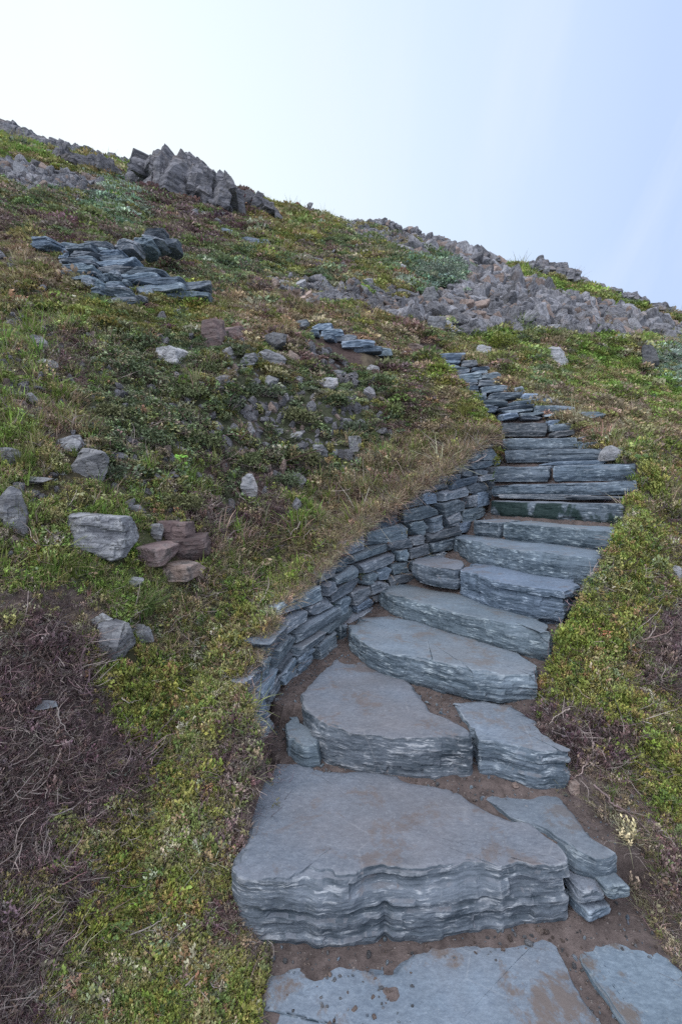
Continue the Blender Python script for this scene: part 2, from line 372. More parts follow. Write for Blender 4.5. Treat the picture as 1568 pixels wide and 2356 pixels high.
def bank(x, y):
    x = np.asarray(x, float); y = np.asarray(y, float)
    s = np.clip(x / np.maximum(y, 2.0), -2.2, 2.2)
    zp = plane0(x, y)
    zf = EYE + y * (np.interp(s, TS[:, 0], TS[:, 1]) + .047) - 2.1
    w = sstep(8, 34, y); z = zp * (1 - w) + zf * w
    z = z - .35 * sstep(20, 42, y)
    near = (1 - sstep(8, 12, y)) * (1 - sstep(9, 13, np.abs(x)))
    z = z + np.where(near > 0, np.clip(resid(np.clip(x, -13, 13), np.clip(y, -3, 14)), -1.5, 1.0), 0) * near
    z = z - np.where(y > 42, .02 * (y - 42) ** 2, 0)
    # hummocks and ledges
    far = sstep(4, 20, y)
    z = z + .050 * fbm(x * 2.6, y * 2.6, 0, 3, 3) + .028 * fbm(x * 8, y * 8, 0, 5, 3)
    z = z + far * (.28 * fbm(x * .5, y * .5, 0, 7, 4) + .30 * fbm(x * .16, y * .16, 0, 8, 3)) + .15 * sstep(2.5, 6, y) * fbm(x * 1.2, y * 1.2, 0, 9, 3) + .06 * sstep(2.0, 5, y) * fbm(x * 2.6, y * 2.6, 0, 10, 2) + .13 * sstep(2.2, 5, y) * (.35 - np.abs(fbm(x * 1.7, y * 1.7, 0, 12, 2))) + .22 * far * (.3 - np.abs(fbm(x * .7, y * .7, 0, 13, 2)))
    # mossy shoulder below the scree, the spur in front of the upper flight
    z = z + .55 * np.exp(-(((x - 6.6) / 3.2) ** 2 + ((y - 11.4) / 1.3) ** 2)) + .18 * np.exp(-(((x + .2) / 1.3) ** 2 + ((y - 8.3) / .6) ** 2))
    return z
_bank0 = bank
def bank(x, y):
    z = _bank0(x, y); x = np.asarray(x, float); y = np.asarray(y, float)
    m = (np.abs(x - .2) < 2.6) & (y > 1.4) & (y < 6.5) & (x < np.interp(y, WST[:, 1], WST[:, 0]) + .12)
    if m.any():
        xs, ys = x[m], y[m]; S_ = np.linspace(0, 1, 60); P = np.stack([np.interp(S_, np.linspace(0, 1, len(WST)), WST[:, i]) for i in range(4)], 1)
        d2 = (xs[:, None] - P[:, 0]) ** 2 + (ys[:, None] - P[:, 1]) ** 2; i = d2.argmin(1); d = np.sqrt(d2[np.arange(len(xs)), i])
        crest = P[i, 3] + .005 - .36 * np.maximum(0, d - .20) + .02 * fbm(xs * 7, ys * 7, 0, 4, 2) - .35 * np.maximum(0, 2.30 - ys)
        z = z.copy(); z[m] = np.maximum(z[m], crest)
    return z
NRM = []
for a, b, z in FR:
    d = (b - a)[:2]; n = np.array([-d[1], d[0]]); n /= np.hypot(*n); NRM.append(n if n[1] > 0 else -n)
ZK = [f[2] for f in FR]
def corridor_soil(x, y):
    D = []
    for (a, b, z), n in zip(FR, NRM):
        m = .5 * (a + b)[:2]; D.append((x - m[0]) * n[0] + (y - m[1]) * n[1] - .13)
    out = np.full(np.shape(x), -.005); out = out + 0.0
    # level 0 with the earth heaped against the first riser
    t = np.clip(1 + (D[1]) / .5, 0, 1); out = -.012 + .05 * sstep(.35, 1, t)
    for k in range(1, len(FR)):
        zk = ZK[k]
        if k + 1 < len(FR):
            dk = np.maximum(D[k], 0); dn = np.maximum(-D[k + 1], 0); t = dk / (dk + dn + 1e-6)
            zz = zk - .035 + .075 * sstep(.42, .9, t)
        else:
            zz = zk - .04 + .57 * np.maximum(D[k], 0)
        out = np.where(D[k] > 0, zz, out)
    return out + .016 * fbm(x * 7, y * 7, 0, 21, 4) + .006 * fbm(x * 30, y * 30, 0, 22, 2)
def height(x, y):
    x = np.asarray(x, float); y = np.asarray(y, float)
    z = bank(x, y)
    ins = in_poly(x, y, COR) & (y < 9.0)
    if ins.any():
        zs = corridor_soil(x, y); d = poly_dist(x, y, COR)
        w = np.where(ins, sstep(0.0, .05, d), 0); w = w * (1 - sstep(8.3, 8.9, y))
        z = z * (1 - w) + zs * w
    return z
_Y = np.geomspace(.75, 70, 900)
def hit(u, v, default=42.0):
    """point of the ground seen at a pixel"""
    dx, dy, dz = ray(u, v); k = _Y / dy
    zz = EYE + dz * k - height(dx * k, _Y)
    i = np.argmax(zz < 0)
    if not (zz < 0).any(): Y = default
    else:
        if i == 0: Y = _Y[0]
        else: t = zz[i - 1] / (zz[i - 1] - zz[i]); Y = _Y[i - 1] + t * (_Y[i] - _Y[i - 1])
    return at(u, v, Y)

# ------------------------------------------------------------------ what grows where
SEEDS = """H:50,1600 150,1550 200,1750 50,1850 220,1850 100,2000 180,2050 40,2150 30,2300 110,2230 230,1670 150,1680 90,1760 300,1780 560,1190 640,1200 1560,1450 1560,1600 1300,1660 1350,1690 1420,1700 100,1480
G:350,1560 420,1600 300,1580 430,1830 300,1940 420,2080 310,2090 240,2140 560,2300 400,2320 540,1400 1100,968 460,720 1000,870 1560,1100 1500,1100 1480,1180 1500,1230 1450,1260 1450,1330 1500,1360 1450,1420 1350,1440 1300,1520 1262,1565 1320,1590 1400,1610 1450,1640 1550,1700 1500,1750 1560,1850 370,1640 300,1620 1540,1230 1400,1480 1530,1800
O:90,2085 200,1935 145,2270 480,1570 520,1640 450,1700 420,1900 490,1870 350,1860 380,2000 330,2200 450,2200 520,2250 200,2270 250,2330 450,1500 540,1470 600,1400 480,1400 400,1170 100,1090 100,1250 20,700 150,700 250,720 330,730 450,740 600,860 200,400 620,500 700,500 780,500 650,560 700,560 850,518 840,640 1050,790 1180,850 1500,1050 1550,1260 1400,1330 1540,1340 1400,1400 1400,1550 1530,1660 1520,722 880,690 500,2000 480,2320 560,1560 1450,1210 600,2280
L:600,1300 640,1330 700,1165 1070,950 440,1110 300,1130 30,1000 50,1060 60,1200 150,1310 280,1350 320,1390 280,1200 50,1320 130,900 150,760 60,760 60,830 100,350 300,395 20,350 1200,618 1300,650 1420,690 1150,790 1200,820 1350,800 1420,820 1500,790 1450,880 1550,900 1350,870 1500,930 1420,780 580,1290 20,940
D:400,1450 560,1260 680,1250 740,1200 800,1130 850,1080 900,1050 950,1030 1000,1010 1050,1000 780,1160 600,1230 150,960 40,650 80,620 550,710 600,740 650,770 850,820 1010,900 1050,930 560,690 650,700 780,730 850,760 980,800 1080,840 1250,920 1350,950 1200,900 1450,960 1550,1000 1540,1160 720,1230 640,1210 30,600 130,650 500,690 700,780 1150,870 1300,930 1100,860 880,790
B:400,1000 500,950 300,900 400,880 250,880 600,950 700,930 650,1000 400,1100 330,1050 700,1080 550,1150 850,1000 850,920 800,880 250,800 350,770 900,870 560,880 480,830 50,470 150,480 250,500 330,520 500,590 560,600 450,620 520,650 800,560 880,605 960,600 680,630 1250,870 250,1000 780,960 470,1000 550,1050 800,1060 20,440 120,440 750,640 600,600 1180,770 1050,770
P:540,1720 500,2110 540,1950 500,1060 620,1130 500,1200 900,950 950,960 150,850 700,810 750,800 800,830 950,860 60,530 150,545 350,480 400,500 330,580 420,570 480,560 580,640 750,590 600,680 930,770 1500,1460 1500,1560 1400,1740 1560,2050 450,1170 560,1830 260,590 390,600 330,455 560,520 1550,1190 980,930 520,1700 10,510 1540,1950
W:300,470 240,462 1010,635 970,625 1050,625 1555,850
S:60,1390 130,1370 180,1430 20,1420 80,970 1380,1800 1450,1850 1350,1870 1500,1950 1500,2080 1450,2000 1550,2150 590,1900 600,2150 1440,2120
V:20,765 100,800 70,905 110,850 30,870 640,660 760,690 900,540 1000,560 1100,610 1150,650 1250,690 1350,700 1450,730 1100,700 1000,700 1200,740 100,420 50,400 180,430 1530,750 950,530 1050,590 20,390 820,540 1300,740 1050,740 930,720"""
TYPES = 'HGOLDBPWSV'
sd_uv = []; sd_t = []
for line in SEEDS.split('\n'):
    t, r = line.split(':')
    for q in r.split():
        a, b_ = q.split(','); sd_uv.append((float(a), float(b_))); sd_t.append(TYPES.index(t))
sd_uv = np.array(sd_uv); sd_t = np.array(sd_t)
def zone(x, y, z, jit=0.0):
    """kind of ground cover at a place on the hill (index in TYPES)"""
    yy = np.maximum(y, .9)
    u, v = project(x, yy, z)
    dn = 1.0 / np.clip(yy, 1, 40) ** .5
    lx, ly = x / yy, np.log(yy)
    u = u + 26 * fbm(lx * 22, ly * 18, 0, 31, 3) + 22 * fbm(lx * 60, ly * 50, 0, 33, 2); v = v + 24 * fbm(lx * 22, ly * 18, 0, 32, 3) + 18 * fbm(lx * 60, ly * 50, 0, 34, 2)
    if jit: u = u + rng.normal(0, jit, len(u)); v = v + rng.normal(0, jit, len(v))
    out = np.zeros(len(x), int); best = np.full(len(x), 1e18)
    for (a, b_), t in zip(sd_uv, sd_t):
        wv = 1.0 if b_ > 800 else 1.6
        d = (u - a) ** 2 + ((v - b_) * wv) ** 2
        m = d < best; best = np.where(m, d, best); out = np.where(m, t, out)
    return out

# ------------------------------------------------------------------ ground sheet
nx, ny = 560, 580
tx = np.linspace(math.asinh(-75 / 1.3), math.asinh(75 / 1.3), nx); gx = .8 + 1.3 * np.sinh(tx)
ty = np.linspace(math.asinh(-4.5 / 1.3), math.asinh(80 / 1.3), ny); gy = 2.6 + 1.3 * np.sinh(ty)
GX, GY = np.meshgrid(gx, gy); GZ = height(GX.ravel(), GY.ravel()).reshape(GX.shape)
V = np.stack([GX.ravel(), GY.ravel(), GZ.ravel()], 1)
ii = np.arange(nx * ny).reshape(ny, nx)
Fq = np.stack([ii[:-1, :-1].ravel(), ii[:-1, 1:].ravel(), ii[1:, 1:].ravel(), ii[1:, :-1].ravel()], 1)
me = mesh_np('hillside', V, Fq)
zt = zone(V[:, 0], V[:, 1], V[:, 2])
GC = {'H': (.060, .046, .046), 'G': (.050, .050, .028), 'O': (.060, .055, .035), 'L': (.060, .070, .035), 'D': (.095, .080, .058), 'B': (.045, .052, .032), 'P': (.070, .052, .048),
      'W': (.06, .07, .05), 'S': (.12, .096, .085), 'V': (.080, .076, .078)}
gc = np.array([GC[t] for t in TYPES])[zt]
incor = in_poly(V[:, 0], V[:, 1], COR)
gc[incor] = (.112, .092, .086)
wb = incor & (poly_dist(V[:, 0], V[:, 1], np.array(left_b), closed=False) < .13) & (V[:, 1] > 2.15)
gc[wb] = (.040, .032, .030)  # dark gaps between wall stones, their shade put into the ground colour
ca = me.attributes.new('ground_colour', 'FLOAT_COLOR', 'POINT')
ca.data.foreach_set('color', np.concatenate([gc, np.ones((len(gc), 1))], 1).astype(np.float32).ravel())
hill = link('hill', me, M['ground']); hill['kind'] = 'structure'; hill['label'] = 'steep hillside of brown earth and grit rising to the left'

# ------------------------------------------------------------------ stones
def cube_sphere(n):
    t = np.tan(np.linspace(-1, 1, n) * math.pi / 4); A, B = np.meshgrid(t, t); one = np.ones_like(A)
    fs = [np.stack(p, -1).reshape(-1, 3) for p in ((one, A, B), (-one, B, A), (B, one, A), (A, -one, B), (A, B, one), (B, A, -one))]
    P = np.concatenate(fs); g = np.arange(n * n).reshape(n, n)
    q = np.stack([g[:-1, :-1].ravel(), g[:-1, 1:].ravel(), g[1:, 1:].ravel(), g[1:, :-1].ravel()], 1)
    Fc = np.concatenate([q + i * n * n for i in range(6)])
    key = np.round(P, 5); _, idx, inv = np.unique(key, axis=0, return_index=True, return_inverse=True); inv = inv.ravel()
    P = P[idx]; Fc = inv[Fc]
    return P / np.linalg.norm(P, axis=1, keepdims=True), Fc
_CS = {}
def rock_geo(dims, seed, n=14, cuts=10, p=18, boxy=False, rough=.05, strata=0.0, cutmin=.62):
    """faceted stone of full size dims"""
    if n not in _CS: _CS[n] = cube_sphere(n)
    D, Fc = _CS[n]; r = np.random.default_rng(seed)
    pl = []
    if boxy:
        for ax in range(3):
            for s in (-1, 1):
                nn = r.normal(0, .07, 3); nn[ax] = s; nn /= np.linalg.norm(nn); pl.append((nn, r.uniform(.9, 1.0)))
        for _ in range(cuts):
            nn = r.normal(size=3); nn /= np.linalg.norm(nn); pl.append((nn, r.uniform(.98, 1.35)))
    else:
        for _ in range(cuts + 6):
            nn = r.normal(size=3); nn /= np.linalg.norm(nn); pl.append((nn, r.uniform(cutmin, 1.0)))
        for ax in range(3):
            for s in (-1, 1):
                nn = np.zeros(3); nn[ax] = s; pl.append((nn, 1.0))
    S = 0
    for nn, d in pl: S = S + (np.maximum(D @ nn, 0) / d) ** p
    R = S ** (-1.0 / p)
    P = D * R[:, None]
    P = P * (np.array(dims) * .5)
    sc = 1.0 / max(dims); o = seed * 3.7
    dsp = fbm(P[:, 0] * 3 * sc + o, P[:, 1] * 3 * sc, P[:, 2] * 3 * sc, 40, 4) * rough + fbm(P[:, 0] * 11 * sc + o, P[:, 1] * 11 * sc, P[:, 2] * 14 * sc, 43, 3) * rough * .7
    P = P * (1 + dsp[:, None])
    if strata:
        li_ = np.floor(P[:, 2] / max(dims[2], 1e-3) * r.uniform(3.5, 6.5) + .35 * vn(P[:, 0] / dims[0] * 3, P[:, 1] / dims[1] * 2, o, 3)).astype(np.int64)
        cc = np.floor(P[:, 0] / dims[0] * r.uniform(2, 5) + li_ * .37).astype(np.int64); h = _h(li_, cc, np.int64(seed), 50)
        ab = min(.16, strata * 1.6) * min(dims[1], dims[2]) * h
        P[:, 1] -= np.sign(P[:, 1]) * np.minimum(ab, np.abs(P[:, 1]) * .5); P[:, 0] -= np.sign(P[:, 0]) * np.minimum(ab * .8, np.abs(P[:, 0]) * .5)
    return P, Fc
def rot_m(rx, ry, rz): return np.array(Matrix.Rotation(rz, 3, 'Z') @ Matrix.Rotation(ry, 3, 'Y') @ Matrix.Rotation(rx, 3, 'X'))
def stone_obj(name, center, dims, seed, mat, rot=(0, 0, 0), parent=None, n=14, **kw):
    P, Fc = rock_geo(dims, seed, n, **kw)
    o = link(name, mesh_np(name, P, Fc, smooth=False), mat); c = Vector([float(q) for q in center])
    if parent is not None: o.parent = parent; c = c - parent.location
    o.location = c; o.rotation_euler = rot
    return o

def slab_geo(outline, zfun, thick, seed, sp=.014, levels=None, top=22, notch=None, rough=1.0, wob=.010, bevel=None):
    """flat-topped stone block from a plan outline; layered broken edge"""
    O = np.asarray(outline, float)[:, :2]
    area = .5 * np.sum(O[:, 0] * np.roll(O[:, 1], -1) - np.roll(O[:, 0], -1) * O[:, 1])
    if area < 0: O = O[::-1]
    Q = np.vstack([O, O[:1]]); seg = np.hypot(*(Q[1:] - Q[:-1]).T); s = np.concatenate([[0], np.cumsum(seg)])
    m = int(max(60, s[-1] / sp)); t = np.linspace(0, s[-1], m, endpoint=False)
    X = np.interp(t, s, Q[:, 0]); Y = np.interp(t, s, Q[:, 1])
    for _ in range(3): X = .25 * np.roll(X, 1) + .5 * X + .25 * np.roll(X, -1); Y = .25 * np.roll(Y, 1) + .5 * Y + .25 * np.roll(Y, -1)
    tx_, ty_ = np.roll(X, -1) - np.roll(X, 1), np.roll(Y, -1) - np.roll(Y, 1); l = np.hypot(tx_, ty_) + 1e-9; nxo, nyo = ty_ / l, -tx_ / l
    w = wob * (fbm(X * 6 + seed, Y * 6, 0, 60, 3) * 1.6 + fbm(X * 25 + seed, Y * 25, 0, 61, 2) * .6)
    X = X + nxo * w; Y = Y + nyo * w
    cx_, cy_ = X.mean(), Y.mean()
    lv = levels or max(12, int(thick / .009))
    rings = []
    arc = np.linspace(0, s[-1], m, endpoint=False); rs_ = np.random.default_rng(int(seed) + 500)
    lt = []; zt_ = .0
    while zt_ < thick + .05: lt.append(zt_); zt_ += rs_.choice([.012, .022, .034, .05, .075])
    lt = np.array(lt); Llen = rs_.uniform(.07, .34, len(lt) + 1); Lph = rs_.uniform(0, 9, len(lt) + 1); Ldeep = rs_.uniform(.3, 1.0, len(lt) + 1)
    vpl = .010 * np.abs(vn(arc * 4.2, seed * 1.0, 0, 81)) + .006 * np.abs(vn(arc * 11, seed * 1.0, 0, 82))
    for k in range(lv + 1):
        f = k / lv; zz = -thick * (1 - f)          # depth below the tread
        lay = vn(np.full(m, zz * 48 + seed), X * 1.3 + seed, Y * 1.3, 62)
        lay = np.sign(lay) * np.abs(lay) ** .6
        chip = fbm(X * 9 + seed, Y * 9, zz * 9, 63, 3)
        big = fbm(X * 2.5 + seed, Y * 2.5, zz * 5, 64, 2)
        ridge = 1 - 2.2 * np.abs(vn(X * 5 + seed, Y * 5, zz * 7 + .6 * chip, 69))
        r2 = 1 - 2.2 * np.abs(vn(X * 13 + seed, Y * 13, zz * 26, 70))
        dz_ = -zz + .010 * vn(arc * 1.7, seed + .5, 0, 83) + .004 * vn(arc * 7, seed + .5, 0, 84)
        li_ = np.clip(np.searchsorted(lt, dz_), 0, len(lt)); cell = np.floor(arc / Llen[li_] + Lph[li_] + .12 * chip).astype(np.int64)
        hc = _h(cell, li_.astype(np.int64), np.int64(seed), 85); hc2 = _h(cell // 2, li_.astype(np.int64) // 2, np.int64(seed), 86)
        flake = -.0062 * Ldeep[li_] * hc - .018 * (hc2 > .80) * hc - .006 * _h(np.floor(arc / .045 + .5 * chip).astype(np.int64), np.floor(dz_ / .03).astype(np.int64), np.int64(seed), 87)
        tc_ = np.maximum(0, vn(arc * 6.5 + seed, seed * 2.0, 0, 88) - .05) * .050 * np.clip(1 + zz / .055, 0, 1) + np.maximum(0, vn(arc * 2.1 + seed, seed * 2.0, 0, 89) - .35) * .09 * np.clip(1 + zz / .09, 0, 1)
        if bevel:
            for bx0, bx1, bd, bh in bevel: tc_ = np.maximum(tc_, bd * sstep(bx0, bx0 + .05, X) * (1 - sstep(bx1 - .08, bx1, X)) * (nyo < -.3) * np.clip(1 + zz / bh, 0, 1) * (.75 + .5 * vn(arc * 9, seed * 3.0, 0, 90)))
        off = -tc_ * rough + rough * (flake - .014 * np.abs(vn(arc * 4.6, seed * 1.0, zz * 1.5, 81)) - .5 * vpl + .006 + .0055 * chip + .004 * big + .003 * fbm(X * 30 + seed, Y * 30, zz * 90, 68, 2))
        off = off - .0045 * sstep(-.010, 0, zz) * (1 + 1.3 * chip) - .022 * sstep(-thick * .65, -thick, np.full(m, zz))
        if notch is not None:
            for (nxx, nyy, ww, dd, z0) in notch:
                dd_ = np.hypot(X - nxx, Y - nyy); off = off - dd * np.exp(-(dd_ / ww) ** 2) * (1 if zz < z0 else .3)
        x_, y_ = X + nxo * off, Y + nyo * off
        z_ = zfun(x_, y_) + zz + (.004 * chip if 0 < k < lv else 0) + (.006 * fbm(x_ * 5 + seed, y_ * 5, 0, 66, 3) - .007 * (1 - .5 * chip) if k == lv else 0)
        rings.append(np.stack([x_, y_, z_], 1))
    X1, Y1 = rings[-1][:, 0], rings[-1][:, 1]
    for k in range(1, top):
        f = (1 - k / top) ** 1.15
        if k == 1: f = .988
        x_, y_ = cx_ + (X1 - cx_) * f, cy_ + (Y1 - cy_) * f
        st = fbm(x_ * 3 + seed, y_ * 3 + .5 * x_, 0, 67, 3)
        z_ = zfun(x_, y_) + .006 * fbm(x_ * 5 + seed, y_ * 5, 0, 66, 3) + .004 * np.tanh(8 * st) - .003 * (k == 1)
        rings.append(np.stack([x_, y_, z_], 1))
    Vv = np.concatenate(rings); nr = len(rings)
    g = np.arange(nr * m).reshape(nr, m); g2 = np.roll(g, -1, 1)
    Fc = np.stack([g[:-1].ravel(), g2[:-1].ravel(), g2[1:].ravel(), g[1:].ravel()], 1)
    cz = rings[-1][:, 2].mean(); Vv = np.vstack([Vv, [[cx_, cy_, cz]], [[cx_, cy_, rings[0][:, 2].mean() - .01]]])
    last = g[-1]; tri = np.stack([last, np.roll(last, -1), np.full(m, nr * m)], 1)
    tri2 = np.stack([np.roll(g[0], -1), g[0], np.full(m, nr * m + 1)], 1)
    org = np.array([cx_, cy_, cz]); return Vv - org, [Fc, np.concatenate([tri, tri2])], org
def slab_part(name, outline, z, thick, seed, mat, parent=None, **kw):
    zf = z if callable(z) else (lambda x, y, z=z: np.full(np.shape(x), float(z)))
    Vv, Fc, org = slab_geo(outline, zf, thick, seed, **kw)
    me_ = mesh_np(name, Vv, Fc)
    zn = np.zeros(len(me_.polygons) * 3); me_.polygons.foreach_get('normal', zn); me_.polygons.foreach_set('use_smooth', zn.reshape(-1, 3)[:, 2] > .8)
    o = link(name, me_, mat)
    if parent is not None: o.parent = parent; org = org - np.array(parent.location)
    o.location = [float(q) for q in org]; return o
def px_outline(pts, z): return [on_z(u, v, z)[:2] for u, v in pts]

SG = 'slate slabs forming the path and steps'
def step(pts, z, thick, seed, label, mat='slate', cat='stone step', name='stone_step', **kw):
    o = slab_part(name, px_outline(pts, z), z, thick, seed, M[mat], **kw); return tag(o, label, cat, SG)
step([(596, 2235), (700, 2185), (960, 2160), (1180, 2128), (1284, 2112), (1296, 2170), (1350, 2280), (1410, 2380), (1440, 2500), (1450, 2900), (520, 2900), (565, 2480), (580, 2330)], .0, .12, 1,
     'broad flat slate slab at the very foot of the stairs, stained with earth', 'slate_path', 'paving slab', 'paving_slab', top=34)
step([(1284, 2100), (1385, 2078), (1490, 2145), (1610, 2240), (1740, 2400), (1760, 2900), (1500, 2900), (1452, 2480), (1425, 2370), (1358, 2265), (1302, 2165)], .003, .12, 2,
     'triangular slate slab at the lower right beside the broad path slab', 'slate_path', 'paving slab', 'paving_slab')
nt1 = on_z(889, 2034, .237)
step([(527, 1996), (560, 2020), (633, 2041), (764, 2040), (889, 2034), (1040, 2028), (1166, 2012), (1240, 2000), (1316, 1986),
      (1302, 1955), (1240, 1900), (1131, 1857), (1039, 1812), (884, 1775), (630, 1740), (573, 1822), (552, 1914)], .237, .285, 3,
     'largest thick slate slab forming the lowest step of the stairs', 'slate_clean', sp=.009, top=36, notch=[(nt1[0], nt1[1], .018, .022, -.1)], levels=34, bevel=[(.02, .72, .052, .13), (.42, .50, .02, .05), (-.30, -.1, .012, .03)])
step([(1058, 1808), (1285, 1806), (1308, 1850), (1336, 1893), (1371, 1921), (1428, 1964), (1410, 1980), (1378, 1987), (1322, 1968), (1246, 1914), (1140, 1856)], .222, .11, 4,
     'thin slate slab tucked against the right end of the largest slab', 'slate_clean', rough=.5, sp=.009)
ob = on_z(1350, 2010, .11)
for k, (uu, vv, ww) in enumerate([(1345, 2035, .12), (1395, 2025, .10), (1350, 2075, .13)]):
    c = at(uu, vv, 1.66)
    tag(stone_obj('packing_stone', c, (ww, .12, .05), 70 + k, M['slate'], (0, 0, .2 * k), boxy=True, cuts=8, strata=.1),
        ['flat packing stone under the left of the thin right slab', 'small packing stone at the outer end under the thin right slab', 'lowest packing stone beside the end of the largest slab'][k], 'stone', 'packing stones under the slabs')
step([(684, 1597), (690, 1625), (721, 1661), (760, 1676), (807, 1686), (896, 1692), (1008, 1701), (1086, 1700), (1083, 1681), (1030, 1647), (980, 1615), (952, 1575), (910, 1545), (863, 1525), (773, 1500), (729, 1553)], .43, .25, 5,
     'rounded grey slab with brown earth spots, second step up, left half', 'slate_clean', sp=.009, top=30)
step([(655, 1664), (674, 1640), (705, 1660), (745, 1695), (735, 1716), (692, 1716), (662, 1702)], .345, .16, 15, 'small broken slate lip below the left end of the spotted second step', rough=.35, sp=.008)
step([(1030, 1612), (1120, 1610), (1185, 1618), (1235, 1653), (1258, 1686), (1320, 1720), (1316, 1732), (1225, 1727), (1147, 1712), (1092, 1702), (1082, 1676)], .42, .22, 6,
     'wedge shaped slate slab, second step up, right half', 'slate_clean', sp=.010)
step([(796, 1436), (801, 1454), (840, 1480), (896, 1501), (980, 1521), (1063, 1543), (1147, 1553), (1247, 1556), (1240, 1528), (1185, 1500), (1063, 1455), (952, 1425), (891, 1412), (818, 1415)], .58, .19, 7,
     'long slab with thinly layered front edge, third step up', 'slate_clean', sp=.010, top=26)
step([(871, 1358), (896, 1371), (980, 1393), (1063, 1416), (1175, 1443), (1268, 1462), (1282, 1450), (1250, 1422), (1175, 1395), (1063, 1362), (952, 1338), (896, 1335)], .72, .19, 8,
     'long straight slab with striped front face, fourth step up', 'slate', sp=.010, top=26)
step([(946, 1291), (985, 1302), (1045, 1310), (1064, 1308), (1075, 1290), (1000, 1276), (955, 1281)], .925, .16, 9, 'short slate slab at the left end of the fifth step', 'slate')
step([(1057, 1311), (1100, 1326), (1147, 1337), (1231, 1351), (1298, 1360), (1337, 1349), (1320, 1328), (1231, 1308), (1100, 1292), (1068, 1294)], .92, .25, 10,
     'chunky slate slab with chipped front, right part of the fifth step', 'slate', sp=.011)
step([(1038, 1235), (1091, 1250), (1175, 1263), (1286, 1279), (1380, 1286), (1385, 1268), (1286, 1252), (1175, 1236), (1091, 1229), (1050, 1227)], 1.08, .22, 11,
     'long thin slab with ochre patch near its left end, sixth step up', 'slate')

def front_step(L3, R3, hh, dep, seed, label, mat='slate', sag=0.0, cut=(0, 1), hb=None):
    """step slab from its top front edge end points"""
    a = L3 + (R3 - L3) * cut[0]; b = L3 + (R3 - L3) * cut[1]
    d = (b - a); ln = np.hypot(d[0], d[1]); e = d[:2] / ln; n = np.array([-e[1], e[0]]); n = n if n[1] > 0 else -n
    pts = [a[:2] + e * ln * t - n * (.012 * math.sin(t * 3.1) + sag * math.sin(t * math.pi)) for t in np.linspace(0, 1, 9)]
    pts += [b[:2] + n * dep * .9 + e * .02, b[:2] + n * dep - e * .05, a[:2] + n * dep + e * .04, a[:2] + n * dep * .85 - e * .01]
    sl = (b[2] - a[2]) / ln
    zf = lambda x, y: a[2] + ((x - a[0]) * e[0] + (y - a[1]) * e[1]) * sl
    o = slab_part('stone_step', pts, zf, hh, seed, M[mat], sp=.014, top=12, wob=.007, rough=.85)
    return tag(o, label, 'stone step', SG)
f = FR
front_step(f[7][0], f[7][1], .17, .36, 20, 'short rough stone at the left end of the seventh step', cut=(0, .24))
front_step(f[7][0], f[7][1], .17, .40, 21, 'seventh step slab with a paler tread and hollow underside', cut=(.255, 1))
front_step(f[8][0], f[8][1], .17, .40, 22, 'eighth step slab with dark green patches on its face', 'slate_dark')
front_step(f[9][0], f[9][1], .115, .40, 23, 'ninth step, long horizontally split slab with striped edge')
front_step(f[10][0], f[10][1], .16, .38, 24, 'tenth step, left block of the pair', cut=(0, .43))
front_step(f[10][0], f[10][1], .16, .38, 25, 'tenth step, right block of the pair, slightly wavy face', cut=(.445, 1))
front_step(f[11][0], f[11][1], .135, .36, 26, 'eleventh step, lens shaped slab tapering at both ends')
front_step(f[12][0], f[12][1], .14, .36, 27, 'twelfth step, dark slab just above the lens shaped one')
front_step(f[13][0], f[13][1], .165, .34, 28, 'thirteenth step, short tall slab below the stacked upper flight')

def pxstone(name, x0, y0, x1, y1, Y, dep, seed, mat, parent=None, rz=0.0, ry=0.0, **kw):
    """stone whose front face fills a pixel box at distance Y"""
    c = at((x0 + x1) / 2, (y0 + y1) / 2, Y); k = Y / F
    kw.setdefault('boxy', True); kw.setdefault('cuts', 10); kw.setdefault('strata', .08); kw.setdefault('p', 60); kw.setdefault('rough', .03)
    c[1] += dep * .35
    return stone_obj(name, c, ((x1 - x0) * k / max(.5, math.cos(rz)), dep, (y1 - y0) * k), seed, mat, (rng.uniform(-.05, .05), ry, rz), parent, **kw)

# stones packed under the ninth and eleventh steps
for k, (a, b, Y, lb) in enumerate([((1168, 1138), (1328, 1150), 4.62, 'left thin packing stone under the ninth step'), ((1330, 1141), (1462, 1151), 4.25, 'right thin packing stone under the ninth step'),
                                   ((1272, 1060), (1390, 1070), 4.98, 'thin packing stone under the right end of the eleventh step')]):
    tag(pxstone('packing_stone', *a, *b, Y, .2, 80 + k, M['slate_wall'], rz=-.6), lb, 'stone', 'packing stones under the slabs')

